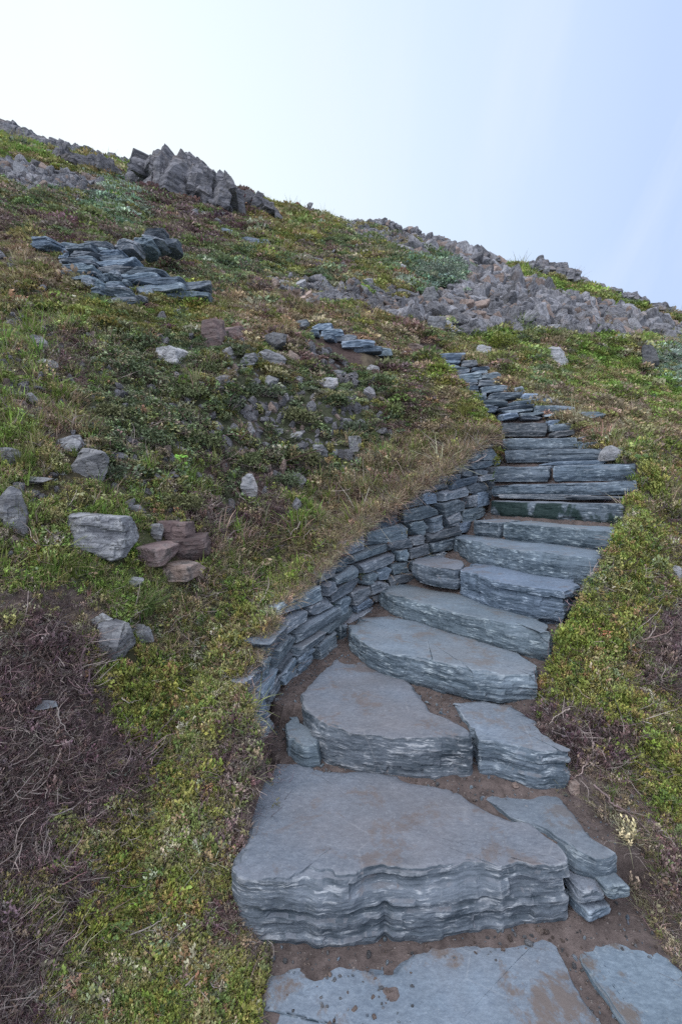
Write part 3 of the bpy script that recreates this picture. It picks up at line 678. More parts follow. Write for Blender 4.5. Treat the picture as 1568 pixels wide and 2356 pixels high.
# left retaining wall, courses of thin blocks
wl = empty('dry_stone_wall', (float(WST[0, 0]), float(WST[0, 1]), .2), 'low dry stone wall of blue slate blocks curving up the left side of the steps', 'stone wall')
seg = np.hypot(*np.diff(WST[:, :2], axis=0).T); SA = np.concatenate([[0], np.cumsum(seg)])
def wst(s): return [np.interp(s, SA, WST[:, i]) for i in range(4)]
z = .16; k = 0; ss = np.linspace(0, SA[-1], 400); tops = np.interp(ss, SA, WST[:, 3]); bases = np.interp(ss, SA, WST[:, 2])
TILT = .10
while z < 2.15:
    hh = rng.choice([.06, .075, .09, .105, .125]); zline = z + TILT * (ss - 1.6)
    ok = ss[(zline + hh > bases - .05) & (zline + hh * .55 < tops)]
    if len(ok):
        s0, s1 = ok.min(), ok.max(); s = max(s0 - rng.uniform(0, .1), .0)
        while s < s1:
            ln = rng.uniform(.20, .54) * (1 if rng.random() > .25 else .5); ln = min(ln, .20 + .5 * s); se = min(s + ln, s1 + .06)
            if se - s < .07: break
            sm = max(.0, min(SA[-1], .5 * (s + se))); x, y, b0, t0 = wst(sm); x2, y2, _, _ = wst(min(sm + .08, SA[-1])); x1_, y1_, _, _ = wst(max(sm - .08, 0))
            ang = math.atan2(y2 - y1_, x2 - x1_); dep = rng.uniform(.16, .24) if sm > .35 else .13
            zz = z + TILT * (sm - 1.6) + hh / 2; back = .03 + .10 * max(0, (zz - b0)) + rng.uniform(-.009, .009)
            nx_, ny_ = -math.sin(ang), math.cos(ang)
            hs = hh * rng.uniform(.86, 1.05)
            stone_obj('capstone' if zz + hh > t0 - .02 else 'stone', (x + nx_ * (back + dep * .25 - .06), y + ny_ * (back + dep * .25 - .06), zz), ((se - s) * 1.0, dep, hs * 1.04), 100 + k, M['slate_wall'],
                      (rng.uniform(-.05, .05), -math.atan(TILT) + rng.uniform(-.025, .025), ang), wl, n=26, boxy=True, cuts=9, strata=.07, p=120, rough=.028)
            k += 1; s = se + .006
    z += hh * 1.0

# right retaining stones beside steps eleven to fourteen and the stacked upper flight
wr = empty('dry_stone_wall', tuple(float(q) for q in at(1330, 1030, 5.2)), 'short stepped stack of slate stones at the right of the upper steps', 'stone wall')
for k, (x0, y0, x1, y1, Y) in enumerate([(1266, 974, 1338, 992, 5.75), (1274, 990, 1328, 1005, 5.6), (1326, 984, 1374, 1003, 5.6), (1336, 1000, 1408, 1018, 5.3), (1338, 1017, 1396, 1032, 5.2), (1262, 966, 1292, 979, 5.9),
                                         (1330, 1016, 1345, 1030, 5.3), (1300, 968, 1330, 977, 5.95)]):
    pxstone('capstone' if k in (0, 2, 3, 5, 7) else 'stone', x0, y0, x1, y1, Y, .25, 300 + k, M['slate_wall'], wr, rz=-.25, ry=-.12)
tag(pxstone('boulder', 1394, 1024, 1450, 1060, 4.75, .26, 320, M['rock_pale'], rz=.3, cuts=9, boxy=False, strata=0), 'squared pale block standing alone right of the eleventh step', 'rock')

lb_ = np.array([(972, 1151), (935, 1088), (880, 1045), (828, 996)], float); rb_ = np.array([(1002, 1410), (968, 1400), (940, 1280), (880, 1164), (835, 1084), (826, 1060)], float)
rows = np.linspace(966, 832, 10); seed = 400
names = ['first', 'second', 'third', 'fourth', 'fifth', 'sixth', 'seventh', 'eighth', 'ninth', 'tenth']
for i, vb in enumerate(rows):
    if i == 0: x0, x1 = 1155, 1395
    else: x0 = np.interp(-vb, -lb_[:, 0], lb_[:, 1]); x1 = np.interp(-vb, -rb_[:, 0], rb_[:, 1]) - 4
    Y = np.interp(vb, [828, 970], [8.3, 6.1]); hpx = 17.5
    e = empty('stone_step', tuple(float(q) for q in at((x0 + x1) / 2, vb, Y)), f'{names[i]} stacked slate course above the thirteenth step, counting upward', 'stone step', 'stacked courses of the upper flight')
    x = x0 + rng.uniform(-4, 4)
    while x < x1 - 8:
        w = rng.uniform(32, 88); xe = min(x + w, x1 + rng.uniform(-3, 5)); 
        if x1 - xe < 16: xe = x1
        split = rng.random() < .3
        hv = hpx * (.5 if split else rng.uniform(.9, 1.1)); Yx = Y - (x - x0) * .0012
        pxstone('stone', x, vb - hpx, xe, vb - hpx + hv, Yx, .42, seed, M['slate_wall'], e, ry=rng.uniform(-.06, .06) - .03, rz=-.1, n=12); seed += 1
        if split: pxstone('stone', x + 2, vb - hpx * .52, xe - 3, vb + 1, Yx - .02, .36, seed, M['slate_wall'], e, ry=rng.uniform(-.05, .05), rz=-.1, n=12); seed += 1
        x = xe + 1.5
XF = []
# higher flight glimpsed beyond the spur, and the one below the crag
for (cells, lab, Y0) in [([(718, 744, 766, 757), (716, 757, 735, 770), (736, 757, 792, 772), (770, 770, 822, 784), (785, 781, 862, 797), (812, 795, 880, 808), (745, 768, 772, 780), (850, 800, 905, 816), (676, 738, 714, 754)],
                          'narrow flight of slate steps seen beyond the grassy spur', None), ([(502, 526, 535, 538), (515, 536, 560, 548), (535, 546, 590, 557), (575, 550, 620, 560), (600, 540, 640, 552)], 'distant short flight of grey steps below the tall crag', None)]:
    b = hit(cells[0][0] + 40, cells[0][3] + 20); e = empty('stone_steps', tuple(float(q) for q in b), lab, 'stone steps')
    for (x0, y0, x1, y1) in cells:
        h0 = hit((x0 + x1) / 2, y1 + 2); pxstone('stone' if y1 > 560 or y0 < 540 else 'capstone', x0, y0, x1, y1 + 3, h0[1] - .16, .3, seed, M['slate_wall'], e, n=12, rz=-.1); seed += 1; XF.append((h0[0], h0[1] - .25, (x1 - x0) * h0[1] / F * .62, .35))

# big wall of the switchback at upper left
bw = None
for k, (a, b, c, d) in enumerate([(260, 180, 540, 320), (265, 300, 535, 425), (320, 370, 540, 465), (530, 310, 880, 410), (540, 215, 760, 320), (690, 368, 1060, 470), (780, 435, 1245, 545), (930, 500, 1440, 620), (600, 500, 795, 575),
                                  (580, 560, 870, 640), (600, 430, 740, 515), (530, 405, 630, 470), (425, 450, 505, 510), (495, 465, 605, 535), (485, 525, 600, 580), (620, 405, 700, 455), (735, 465, 805, 505), (860, 535, 1005, 600),
                                  (855, 600, 945, 645), (720, 615, 865, 665), (690, 585, 890, 640), (640, 395, 730, 440), (0, 125, 210, 195), (170, 155, 390, 255), (470, 165, 670, 240), (650, 130, 850, 200), (830, 110, 990, 180),
                                  (880, 60, 1090, 150), (1000, 130, 1190, 175), (240, 240, 330, 400)]):
    x0, y0, x1, y1 = 73.6 + a * .2817, 515.5 + b * .2817, 73.6 + c * .2817, 515.5 + d * .2817
    um = (x0 + x1) / 2; vbm = np.interp(um, [80, 150, 200, 300, 400, 480], [600, 640, 676, 704, 704, 688]); Y = hit(um, vbm)[1] * (1 + .0012 * max(0, vbm - y1)) - .12
    if bw is None: bw = empty('dry_stone_wall', tuple(float(q) for q in at(250, 690, 6.5)), 'tall wall of heaped thick slate slabs on the upper left slope', 'stone wall')
    g = 0
    nsp = max(1, int(round((y1 - y0) / 14)))
    for q in range(nsp):
        ya, yb = y0 - 2 + (y1 - y0 + 4) * q / nsp, y0 - 2 + (y1 - y0 + 4) * (q + 1) / nsp; e1, e2 = (rng.uniform(-6, 8, 2) if nsp > 1 else (0, 0))
        pxstone('stone' if k > 4 else 'capstone', x0 + e1, ya, x1 - e2, yb + 2, Y - rng.uniform(0, .10) + .05 * (nsp - q), .5, 500 + k * 5 + q, M['slate_wall'], bw, ry=rng.uniform(-.14, .02), n=20, cuts=16, strata=.10, p=90, rough=.05)

# ------------------------------------------------------------------ boulders lying on the slope, each one placed
BL = [
 (185, 1068, 105, 92, 'rock_pale', 'pale lichen covered boulder in the grass on the left slope'), (148, 1022, 92, 42, 'rock', 'dark flat topped rock just behind the pale lichen boulder'),
 (208, 1240, 142, 98, 'rock', 'large blocky grey boulder with black lichen spots, mid left'), (8, 1165, 80, 115, 'rock', 'smooth grey boulder at the far left edge'),
 (14, 1052, 50, 42, 'rock', 'brownish rock at the left edge above the smooth boulder'), (60, 1106, 100, 16, 'rock_pale', 'thin flat stone above the smooth left edge boulder'),
 (15, 746, 44, 26, 'rock', 'low grey rock at the left edge, uppermost there'), (85, 792, 52, 38, 'rock', 'rounded grey rock on the bare left gully'),
 (98, 838, 58, 32, 'rock_pale', 'pale wedge rock beside the left gully'), (66, 916, 36, 32, 'rock_pale', 'small pale rock beside the bright green grass at left'),
 (38, 932, 36, 24, 'rock_brown', 'small brownish rock left of the small pale rock'), (388, 819, 64, 44, 'rock_pale', 'pale block rising from dark green shrubs below the big wall'),
 (488, 770, 52, 70, 'rock_red', 'tall reddish block at the foot of the mossy spur'), (535, 768, 52, 30, 'rock_red', 'flat reddish rock right of the tall reddish block'),
 (530, 788, 44, 20, 'rock_red', 'small reddish rock beneath the flat reddish rock'), (525, 817, 48, 36, 'rock', 'grey rock below the reddish stones on the spur'), (566, 832, 48, 28, 'rock', 'grey flat rock left of the white faced boulder'),
 (627, 787, 68, 60, 'rock', 'dark angular boulder propped above the white faced one'), (618, 827, 76, 48, 'rock_pale', 'white faced angular boulder in the middle of the slope'),
 (671, 822, 36, 32, 'rock_brown', 'rust brown stone at the right of the white faced boulder'), (665, 801, 30, 15, 'rock_pale', 'flat pale stone lying on top of the rust brown stone'),
 (620, 879, 50, 30, 'rock_pale', 'pale rock below the white faced boulder'), (505, 878, 34, 30, 'rock', 'small wedge rock in shrubs below the reddish rocks'), (690, 876, 22, 20, 'rock_pale', 'tiny pale rock left of the oval pale boulder'),
 (713, 878, 20, 27, 'rock', 'narrow upright rock touching the oval pale boulder'), (746, 884, 62, 40, 'rock_pale', 'oval pale boulder below the grassy spur'), (780, 858, 52, 16, 'rock', 'flat slab just above the oval pale boulder'),
 (851, 850, 46, 24, 'rock_pale', 'pale overhanging rock beside the small earth hollow'), (856, 884, 36, 30, 'rock', 'leaning rock below the pale overhanging rock'), (894, 933, 38, 30, 'rock_brown', 'brown wedge rock on the dark slope left of the upper steps'),
 (818, 1024, 32, 40, 'rock_pale', 'slender pale stone leaning in the shrubs above the grassy bank'), (957, 804, 56, 32, 'rock_brown', 'brownish wedge rock beside the top of the stairs'), (1110, 808, 40, 30, 'rock_pale', 'pale rounded rock in the grass right of the upper stairs'),
 (1283, 826, 44, 52, 'rock_pale', 'pale upright rock in the green shrubs on the right'), (1496, 828, 54, 62, 'rock', 'leaning triangular rock in the long grass far right'), (814, 731, 38, 24, 'rock_pale', 'pale rock at the lower left tip of the scree'),
 (1003, 748, 42, 38, 'rock', 'grey block at the bottom edge of the scree'), (1036, 758, 46, 34, 'rock_pale', 'pale smooth boulder at the bottom edge of the scree'), (1030, 734, 36, 24, 'rock_brown', 'brown capped rock above the pale smooth boulder'),
 (1157, 752, 38, 22, 'rock_pale', 'pale low rock isolated in grass under the scree'), (1240, 758, 54, 28, 'rock_pale', 'wide pale rock at the scree edge above green shrubs'), (1193, 788, 16, 22, 'rock', 'small pointed rock in the grass below the scree'),
 (924, 617, 24, 28, 'rock_pale', 'pale pointed rock left of the grey willow bush'), (874, 607, 22, 24, 'rock_brown', 'light brown rock on the green patch above the boulders'), (936, 676, 58, 30, 'rock', 'grey slab like rock left of the scree'),
 (989, 678, 48, 46, 'rock', 'tall grey rock below the willow bush'), (816, 715, 50, 26, 'rock_brown', 'brown topped wedge rock among the boulders'), (715, 688, 48, 44, 'rock_pale', 'rounded pale boulder at the left of the boulder field'),
 (683, 656, 38, 30, 'rock_pale', 'pale boulder up left of the rounded pale boulder'), (649, 650, 30, 22, 'rock_pale', 'small pale rock, second from the left of the boulder field'), (625, 643, 26, 20, 'rock_pale', 'leftmost small pale rock of the boulder field'),
 (736, 604, 68, 36, 'rock', 'broad grey rock under the mossy hump'), (690, 598, 26, 20, 'rock', 'small grey rock left of the broad rock under the hump'), (660, 596, 30, 22, 'rock', 'grey rock furthest left under the mossy hump'),
 (752, 656, 28, 38, 'rock', 'upright grey rock right of the pale boulders'), (780, 662, 28, 30, 'rock', 'blocky grey rock beside the upright grey rock'), (838, 655, 40, 26, 'rock_pale', 'pale rock in the middle of the boulder field'),
 (870, 668, 34, 22, 'rock', 'low grey rock right of the middle pale rock'), (572, 1124, 50, 64, 'rock_pale', 'lichen mottled rock surrounded by low shrubs, centre left'), (649, 1076, 20, 38, 'rock_brown', 'slim brown stone standing left of a mossy mound'),
 (303, 1170, 32, 18, 'rock_pale', 'small white rock above the large blocky boulder'), (577, 988, 24, 34, 'rock', 'rock half buried in green shrubs at centre'), (633, 995, 34, 18, 'rock_pale', 'thin pale rock right of the half buried rock'),
 (678, 1004, 48, 20, 'rock_pale', 'flat pale rock above the mossy mound'), (736, 1040, 44, 32, 'rock', 'grey rock at the right of the mossy mound'), (772, 1045, 22, 22, 'rock', 'small grey rock next to the mossy mound'),
 (400, 1226, 76, 46, 'rock_red', 'topmost red brown stone of the pile on the left slope'), (356, 1228, 40, 50, 'rock', 'bluish upright stone at the left of the red pile'), (431, 1263, 92, 48, 'rock_red', 'dark red brown stone with cracked face in the pile'),
 (341, 1278, 96, 42, 'rock_red', 'long red brown stone at the lower left of the pile'), (395, 1314, 118, 46, 'rock_brown', 'pinkish grey slab at the bottom of the red pile'), (304, 1338, 46, 22, 'rock_pale', 'pale sloping stone below the red pile'),
 (254, 1474, 98, 112, 'rock', 'big grey boulder with a pale ridge above the dead heather'), (224, 1438, 62, 44, 'rock', 'pale topped rock behind the big ridged boulder'), (318, 1461, 66, 40, 'rock', 'lens shaped rock right of the big ridged boulder'),
 (101, 1630, 48, 22, 'slate', 'small blue slate flake lying in the dead heather'), (1084, 1172, 48, 36, 'rock_brown', 'orange brown boulder at the inner corner of wall and steps'), (1562, 1322, 40, 44, 'rock_pale', 'pale rock in the moss at the right edge'),
 (1322, 1818, 24, 28, 'rock_brown', 'squarish tan stone in the soil right of the second step'), (1296, 1802, 22, 24, 'rock_brown', 'tan stone at the corner under the second step'), (1187, 1810, 16, 18, 'rock_brown', 'small tan pebble stone in front of the second step'),
 (1212, 1805, 14, 20, 'rock_brown', 'narrow tan pebble stone in front of the second step'), (413, 727, 28, 32, 'rock', 'grey rock standing left of the orange green moss hump'), (440, 488, 26, 22, 'rock', 'pale rock at the foot of the tall crag, left'), (470, 497, 24, 26, 'rock_pale', 'pale rock at the foot of the tall crag, right'),
 (60, 508, 28, 14, 'rock_pale', 'pale rock on the brown heath at the upper left'), (665, 515, 28, 16, 'rock', 'grey rock on the slope below the skyline'), (683, 470, 15, 18, 'redrock', 'small rounded dark red boulder perched on the skyline'),
 (607, 455, 14, 16, 'rock', 'pointed dark rock on the skyline right of the ledge'), (712, 472, 12, 14, 'rock', 'small pointed rock on the skyline beside the red boulder'), (1112, 600, 46, 30, 'scree', 'large tilted rock jutting from the scree near the skyline'),
]
FOOT = []
for k, (u, v, w, h, mt, lab) in enumerate(BL):
    p = hit(u, min(v + h * .42, 2340)); Y = p[1]
    if mt == 'redrock' or (v < 480 and u > 560 and h < 18): 
        p = hit(u, v + h * .5 + 3); Y = min(p[1], 42.5)
    sz = Y / F; c = at(u, v + h * .06, Y); dep = min(.8 * w, 2.2 * h) * sz
    c[1] += dep * .38; c[2] += dep * .06
    if (u, v) in ((665, 801), (431, 1263), (400, 1226), (341, 1278)): c[1] -= dep * .1
    o = stone_obj('boulder', c, (w * sz * 1.06, dep, h * sz * 1.12), 700 + k * 7, M[mt], (rng.uniform(-.12, .12), rng.uniform(-.12, .12), rng.uniform(-.3, .3)), n=30 if v > 1000 else 18, cuts=9, p=90, rough=.05, cutmin=.55, strata=.05, boxy=(u, v) in ((208, 1240), (388, 819), (488, 770), (1322, 1818), (1283, 826), (535, 768), (341, 1278), (431, 1263), (400, 1226), (1003, 748)))
    tag(o, lab, 'rock'); FOOT.append((c[0], c[1] + dep * .06, w * sz * .46, dep * .42))
FOOT = np.array(FOOT + XF)

# ------------------------------------------------------------------ crags along the skyline
def crag(name, cols, label, seed, dep=2.0, lean=.1, n=9):
    """jagged outcrop: cols = (u, vtop, vbase, width px) pillars at distance Y, fused in one mesh"""
    r = np.random.default_rng(seed); Vs, Fs, off = [], [], 0; base = None
    Yc = float(np.median([min(hit(q[0], q[2])[1], 41) for q in cols]))
    for (u, vt, vb, w, Y) in cols:
        Y = Yc - (Y - 34) * .0
        vt += 16 if vb - vt > 40 else 2; w = w * .85
        for j in range(7):
            uu = u + r.uniform(-.5, .5) * w * (j > 0); vt2 = vt + (0 if j == 0 else r.uniform(0, .65) * (vb - vt)); ww = w * r.uniform(.45, .95) * (1 if j else 1.2)
            YY = Y - (r.uniform(0, dep) if j else 0) * .6 + (vb - vt2 < 0)
            k = Y / F; hgt = (vb - vt2) * k * 1.15; c = at(uu, (vt2 + vb) / 2 + (vb - vt2) * .07, YY)
            P, Fc = rock_geo((ww * k * 1.15, dep * r.uniform(.4, .8), hgt), seed * 100 + len(Vs), n, cuts=7, p=50, rough=.10, boxy=True); P[:, :2] *= (1 - .22 * P[:, 2:3] / hgt)
            P = P @ rot_m(r.uniform(-.25, .25), r.uniform(-.45, .35) + lean, r.uniform(-.8, .8)).T
            Vs.append(P + c); Fs.append(Fc + off); off += len(P)
    Vv = np.concatenate(Vs); b = Vv.mean(0); b[2] = Vv[:, 2].min()
    o = link(name, mesh_np(name, Vv - b, np.concatenate(Fs), smooth=False), M['crag']); o.location = [float(q) for q in b]
    return tag(o, label, 'rock outcrop')
crag('rock_outcrop', [(335, 372, 410, 26, 36), (352, 352, 440, 30, 35), (366, 346, 445, 26, 35), (384, 356, 455, 28, 34), (404, 348, 460, 30, 34), (424, 362, 465, 30, 34), (446, 362, 470, 32, 34), (466, 378, 475, 28, 34), (484, 398, 478, 26, 34), (510, 394, 482, 34, 33),
                      (526, 412, 470, 24, 34), (500, 430, 484, 30, 32), (440, 400, 478, 40, 32), (400, 400, 465, 40, 32), (370, 400, 462, 34, 32)], 'tall jagged grey crag standing up on the skyline', 12, 3.0)
crag('rock_outcrop', [(152, 348, 380, 12, 33), (170, 346, 392, 26, 33), (190, 352, 398, 28, 33), (212, 362, 402, 28, 33), (236, 360, 405, 24, 32), (250, 372, 410, 18, 32)], 'smaller dark crag standing left of the tall one', 2, 1.8)
crag('rock_outcrop', [(545, 428, 470, 22, 36), (562, 432, 478, 26, 36), (585, 450, 490, 28, 35), (610, 462, 500, 30, 34), (570, 460, 495, 36, 33), (600, 480, 505, 30, 32)], 'low broken ledge running down right from the tall crag', 3, 1.8)
crag('rock_outcrop', [(8, 283, 320, 26, 40), (32, 286, 325, 24, 40), (52, 296, 330, 24, 40), (75, 306, 335, 24, 40), (100, 318, 342, 22, 40), (122, 322, 342, 18, 40), (150, 330, 348, 20, 40), (0, 305, 345, 30, 39), (50, 320, 350, 34, 39), (-30, 270, 330, 40, 40)], 'long rough ridge at the far upper left', 4, 1.8)
crag('rock_outcrop', [(178, 336, 352, 16, 41), (205, 342, 358, 18, 41), (232, 350, 366, 18, 41), (262, 356, 372, 20, 41), (290, 366, 384, 18, 41)], 'row of small knobs on the skyline between ridge and crags', 5, 1.5)
crag('rock_outcrop', [(1220, 602, 622, 20, 38), (1240, 592, 625, 22, 38), (1262, 604, 632, 26, 38), (1285, 606, 638, 26, 38), (1305, 618, 642, 22, 38), (1322, 622, 650, 24, 38), (1340, 640, 656, 20, 38)], 'dark stony knoll on the right skyline', 6, 1.8)
crag('rock_outcrop', [(1372, 656, 670, 20, 38), (1400, 664, 678, 22, 38), (1428, 672, 686, 18, 38), (1448, 674, 692, 20, 38), (1475, 684, 700, 20, 38), (1505, 696, 714, 22, 38), (1535, 706, 726, 24, 38), (1562, 716, 740, 26, 38)], 'string of low rocks on the far right skyline', 7, 1.8)

# ------------------------------------------------------------------ scree
SCR = [np.array([(770, 515), (870, 503), (1000, 540), (1130, 588), (1200, 640), (1290, 668), (1400, 700), (1580, 752), (1580, 778), (1400, 776), (1220, 768), (1050, 765), (950, 738), (880, 720), (940, 680), (1060, 660), (1090, 620), (1000, 590), (900, 572), (800, 545)], float),
       np.array([(0, 368), (60, 378), (150, 398), (230, 420), (250, 440), (200, 462), (120, 458), (60, 450), (0, 420)], float),
       np.array([(610, 640), (700, 640), (900, 660), (960, 690), (940, 740), (860, 720), (780, 700), (690, 700), (640, 665)], float),
       np.array([(380, 470), (520, 485), (640, 500), (630, 520), (480, 515), (400, 500)], float), np.array([(500, 690), (700, 560), (900, 560), (900, 640), (600, 690)], float),
       np.array([(0, 730), (110, 740), (140, 900), (80, 960), (0, 940)], float),
       np.array([(0, 296), (150, 338), (320, 378), (320, 396), (150, 362), (0, 338)], float),
       np.array([(0, 560), (450, 760), (850, 860), (900, 1000), (700, 1160), (300, 1200), (0, 1340)], float), np.array([(480, 760), (700, 770), (880, 900), (800, 1060), (560, 1000), (480, 880)], float)]
DEN = [2700, 800, 700, 120, 220, 260, 300, 420, 240]; SZ = [(15, 58), (11, 38), (12, 36), (8, 24), (8, 22), (11, 34), (8, 22), (11, 38), (12, 38)]
cand = []; cand_k = []
for P, dn, (a, b) in zip(SCR, DEN, SZ):
    lo, hi = P.min(0), P.max(0); c = 0; cand_k.append(0)
    while c < dn:
        u, v = rng.uniform(lo[0], hi[0]), rng.uniform(lo[1], hi[1])
        if in_poly(np.array([u]), np.array([v]), P)[0]:
            w = a + (b - a) * rng.beta(1.1, 3.2)
            if v < 565 and u > 600: w = min(w, 22) * .8
            if any(abs(u - q[0]) < q[2] * .5 and abs(v - q[1]) < q[3] * .5 for q in BL): w *= .4
            cand.append((u, v, w, len(cand_k))); c += 1
cand.sort(key=lambda q: -q[2])
PROTO = []
for k in range(14):
    P, Fc = rock_geo((1, rng.uniform(.6, .9), rng.uniform(.4, .9)), 900 + k, 12, cuts=5, p=70, rough=.05, cutmin=.42)
    PROTO.append(mesh_np('scree_rock', P, Fc, smooth=(k % 2 == 0))); PROTO[-1].materials.append(M['scree'] if k % 13 else M['rock_brown'])
PROTO2 = []
for q in PROTO:
    q2 = q.copy(); q2.materials.clear(); q2.materials.append(M['rock_pale']); PROTO2.append(q2)
# hit points for all of them at once
def hits(u, v):
    out = np.zeros((len(u), 3)); dx, dy, dz = ray(u, v); Ys = np.geomspace(2.0, 60, 260)
    X = (dx / dy)[:, None] * Ys; Z = EYE + (dz / dy)[:, None] * Ys; Yg = np.broadcast_to(Ys, X.shape)
    H = height(X.ravel(), Yg.ravel()).reshape(X.shape); b = (Z - H) < 0; i = np.where(b.any(1), b.argmax(1), 0)
    y = np.where(b.any(1), Ys[np.maximum(i, 0)], 42.5)
    return at(u, v, y)
CU = np.array(cand); hp = hits(CU[:, 0], CU[:, 1] + CU[:, 2] * .3)
NIND = 298; bigs = []
for k in range(NIND):
    p = hp[k]; s = CU[k, 2] * p[1] / F * 1.15
    o = bpy.data.objects.new('scree_rock', (PROTO if CU[k, 3] <= 1 or CU[k, 3] == 6 else PROTO2)[k % 14]); C.objects.link(o); o.scale = (s, s, s)
    o.location = (float(p[0]), float(p[1]), float(p[2]) + s * (.12 if CU[k, 3] <= 1 else .26)); o.rotation_euler = tuple(rng.uniform(-3.1, 3.1, 3))
    left = CU[k, 0] < 300
    if CU[k, 3] == 6: tag(o, 'grey stone of the broken ridge at the far upper left skyline', 'rock', 'stones of the upper left ridge')
    elif left and CU[k, 1] < 500: tag(o, 'broken grey stone lying in the fan of rubble at the upper left', 'rock', 'rubble at the upper left')
    elif left: tag(o, 'small grey stone in the grassy gully at the left edge', 'rock', 'stones in the left gully')
    elif CU[k, 0] > 760 and CU[k, 1] < 780: tag(o, 'angular grey block among many in the wide scree under the right skyline', 'rock', 'blocks of the scree')
    else: tag(o, 'small loose stone scattered on the middle of the slope', 'rock', 'loose stones on the slope')

# ------------------------------------------------------------------ instanced ground cover
def gn_scatter(name, pts, rot, scl, idx, tint, protos, label, cat, shade_mat=None):
    me = bpy.data.meshes.new(name); n = len(pts); me.vertices.add(n); me.vertices.foreach_set('co', np.asarray(pts, np.float32).ravel())
    for nm, ty_, fld, arr in (('rot', 'FLOAT_VECTOR', 'vector', rot), ('scl', 'FLOAT_VECTOR', 'vector', scl), ('idx', 'INT', 'value', idx)):
        a = me.attributes.new(nm, ty_, 'POINT'); a.data.foreach_set(fld, np.asarray(arr, np.int32 if ty_ == 'INT' else np.float32).ravel())
    a = me.attributes.new('tint', 'FLOAT_COLOR', 'POINT'); a.data.foreach_set('color', np.concatenate([tint, np.ones((n, 1))], 1).astype(np.float32).ravel())
    o = link(name, me); tag(o, label, cat, kind='stuff')
    col = bpy.data.collections.new(name + '_pieces')
    for i, pm in enumerate(protos):
        po = bpy.data.objects.new('%s_piece_%02d' % (name, i), pm); col.objects.link(po)
    g = bpy.data.node_groups.new(name, 'GeometryNodeTree')
    g.interface.new_socket('Geometry', in_out='INPUT', socket_type='NodeSocketGeometry'); g.interface.new_socket('Geometry', in_out='OUTPUT', socket_type='NodeSocketGeometry')
    gi, go = N(g, 'NodeGroupInput'), N(g, 'NodeGroupOutput')
    ci = N(g, 'GeometryNodeCollectionInfo'); ci.inputs['Collection'].default_value = col; ci.inputs['Separate Children'].default_value = True; ci.inputs['Reset Children'].default_value = True
    ip = N(g, 'GeometryNodeInstanceOnPoints'); ip.inputs['Pick Instance'].default_value = True
    def na(nm, dt):
        a = N(g, 'GeometryNodeInputNamedAttribute'); a.data_type = dt; a.inputs[0].default_value = nm; return [s for s in a.outputs if s.enabled][0]
    L(g, gi.outputs[0], ip.inputs['Points']); L(g, ci.outputs[0], ip.inputs['Instance']); L(g, na('idx', 'INT'), ip.inputs['Instance Index'])
    er = N(g, 'FunctionNodeEulerToRotation'); L(g, na('rot', 'FLOAT_VECTOR'), er.inputs[0]); L(g, er.outputs[0], ip.inputs['Rotation'])
    L(g, na('scl', 'FLOAT_VECTOR'), ip.inputs['Scale']); L(g, ip.outputs[0], go.inputs[0])
    m = o.modifiers.new('scatter', 'NODES'); m.node_group = g
    return o

def leaf_mesh(name, quads, shades, mat):
    """quads (n,4,3)"""
    quads = np.asarray(quads); n = len(quads)
    me = mesh_np(name, quads.reshape(-1, 3), np.arange(n * 4).reshape(n, 4), smooth=False)
    if len(me.polygons) == n:
        a = me.attributes.new('shade', 'FLOAT_COLOR', 'FACE'); s = np.asarray(shades, np.float32)
        if s.ndim == 1: s = np.repeat(s[:, None], 3, 1)
        a.data.foreach_set('color', np.concatenate([s, np.ones((n, 1), np.float32)], 1).ravel())
    me.materials.append(mat); return me
def leaf(p, d, up, l, w):
    """diamond-shaped leaf: point p, direction d, width axis from up"""
    d = d / np.linalg.norm(d); s = np.cross(d, up); s /= np.linalg.norm(s) + 1e-9
    return [p, p + d * l * .55 + s * w * .5, p + d * l, p + d * l * .55 - s * w * .5]
def sprig_crow(seed, h=1.0, shoots=6):
    """crowberry / heath shoot tips: unit height, short needles around each stem"""
    r = np.random.default_rng(seed); Q, S = [], []
    for s in range(shoots):
        a = r.uniform(0, 6.28); b = np.array([math.cos(a), math.sin(a), 0]) * r.uniform(0, .45); lean = np.array([math.cos(a), math.sin(a), 0]) * r.uniform(0, .35)
        H = h * r.uniform(.6, 1.1); tone = r.uniform(.75, 1.2)
        for j in range(9):
            t = .25 + .75 * j / 8; p = b + lean * t * H + np.array([0, 0, H * t]); an = j * 2.4 + r.uniform(-.4, .4)
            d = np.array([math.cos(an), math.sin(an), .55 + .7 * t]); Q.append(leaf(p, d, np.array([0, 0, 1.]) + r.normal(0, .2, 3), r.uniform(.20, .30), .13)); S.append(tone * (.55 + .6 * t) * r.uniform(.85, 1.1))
    return np.array(Q), S
def sprig_leafy(seed, n=22):
    r = np.random.default_rng(seed); Q, S = [], []
    for j in range(n):
        a = r.uniform(0, 6.28); rad = r.uniform(0, .6); z = r.uniform(.25, 1.0) * (1 - .4 * rad)
        p = np.array([math.cos(a) * rad, math.sin(a) * rad, z]); an = r.uniform(0, 6.28)
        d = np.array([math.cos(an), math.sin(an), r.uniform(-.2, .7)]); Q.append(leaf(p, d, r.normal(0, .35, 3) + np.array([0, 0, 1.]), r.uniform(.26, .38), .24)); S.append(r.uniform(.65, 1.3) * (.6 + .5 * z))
    return np.array(Q), S
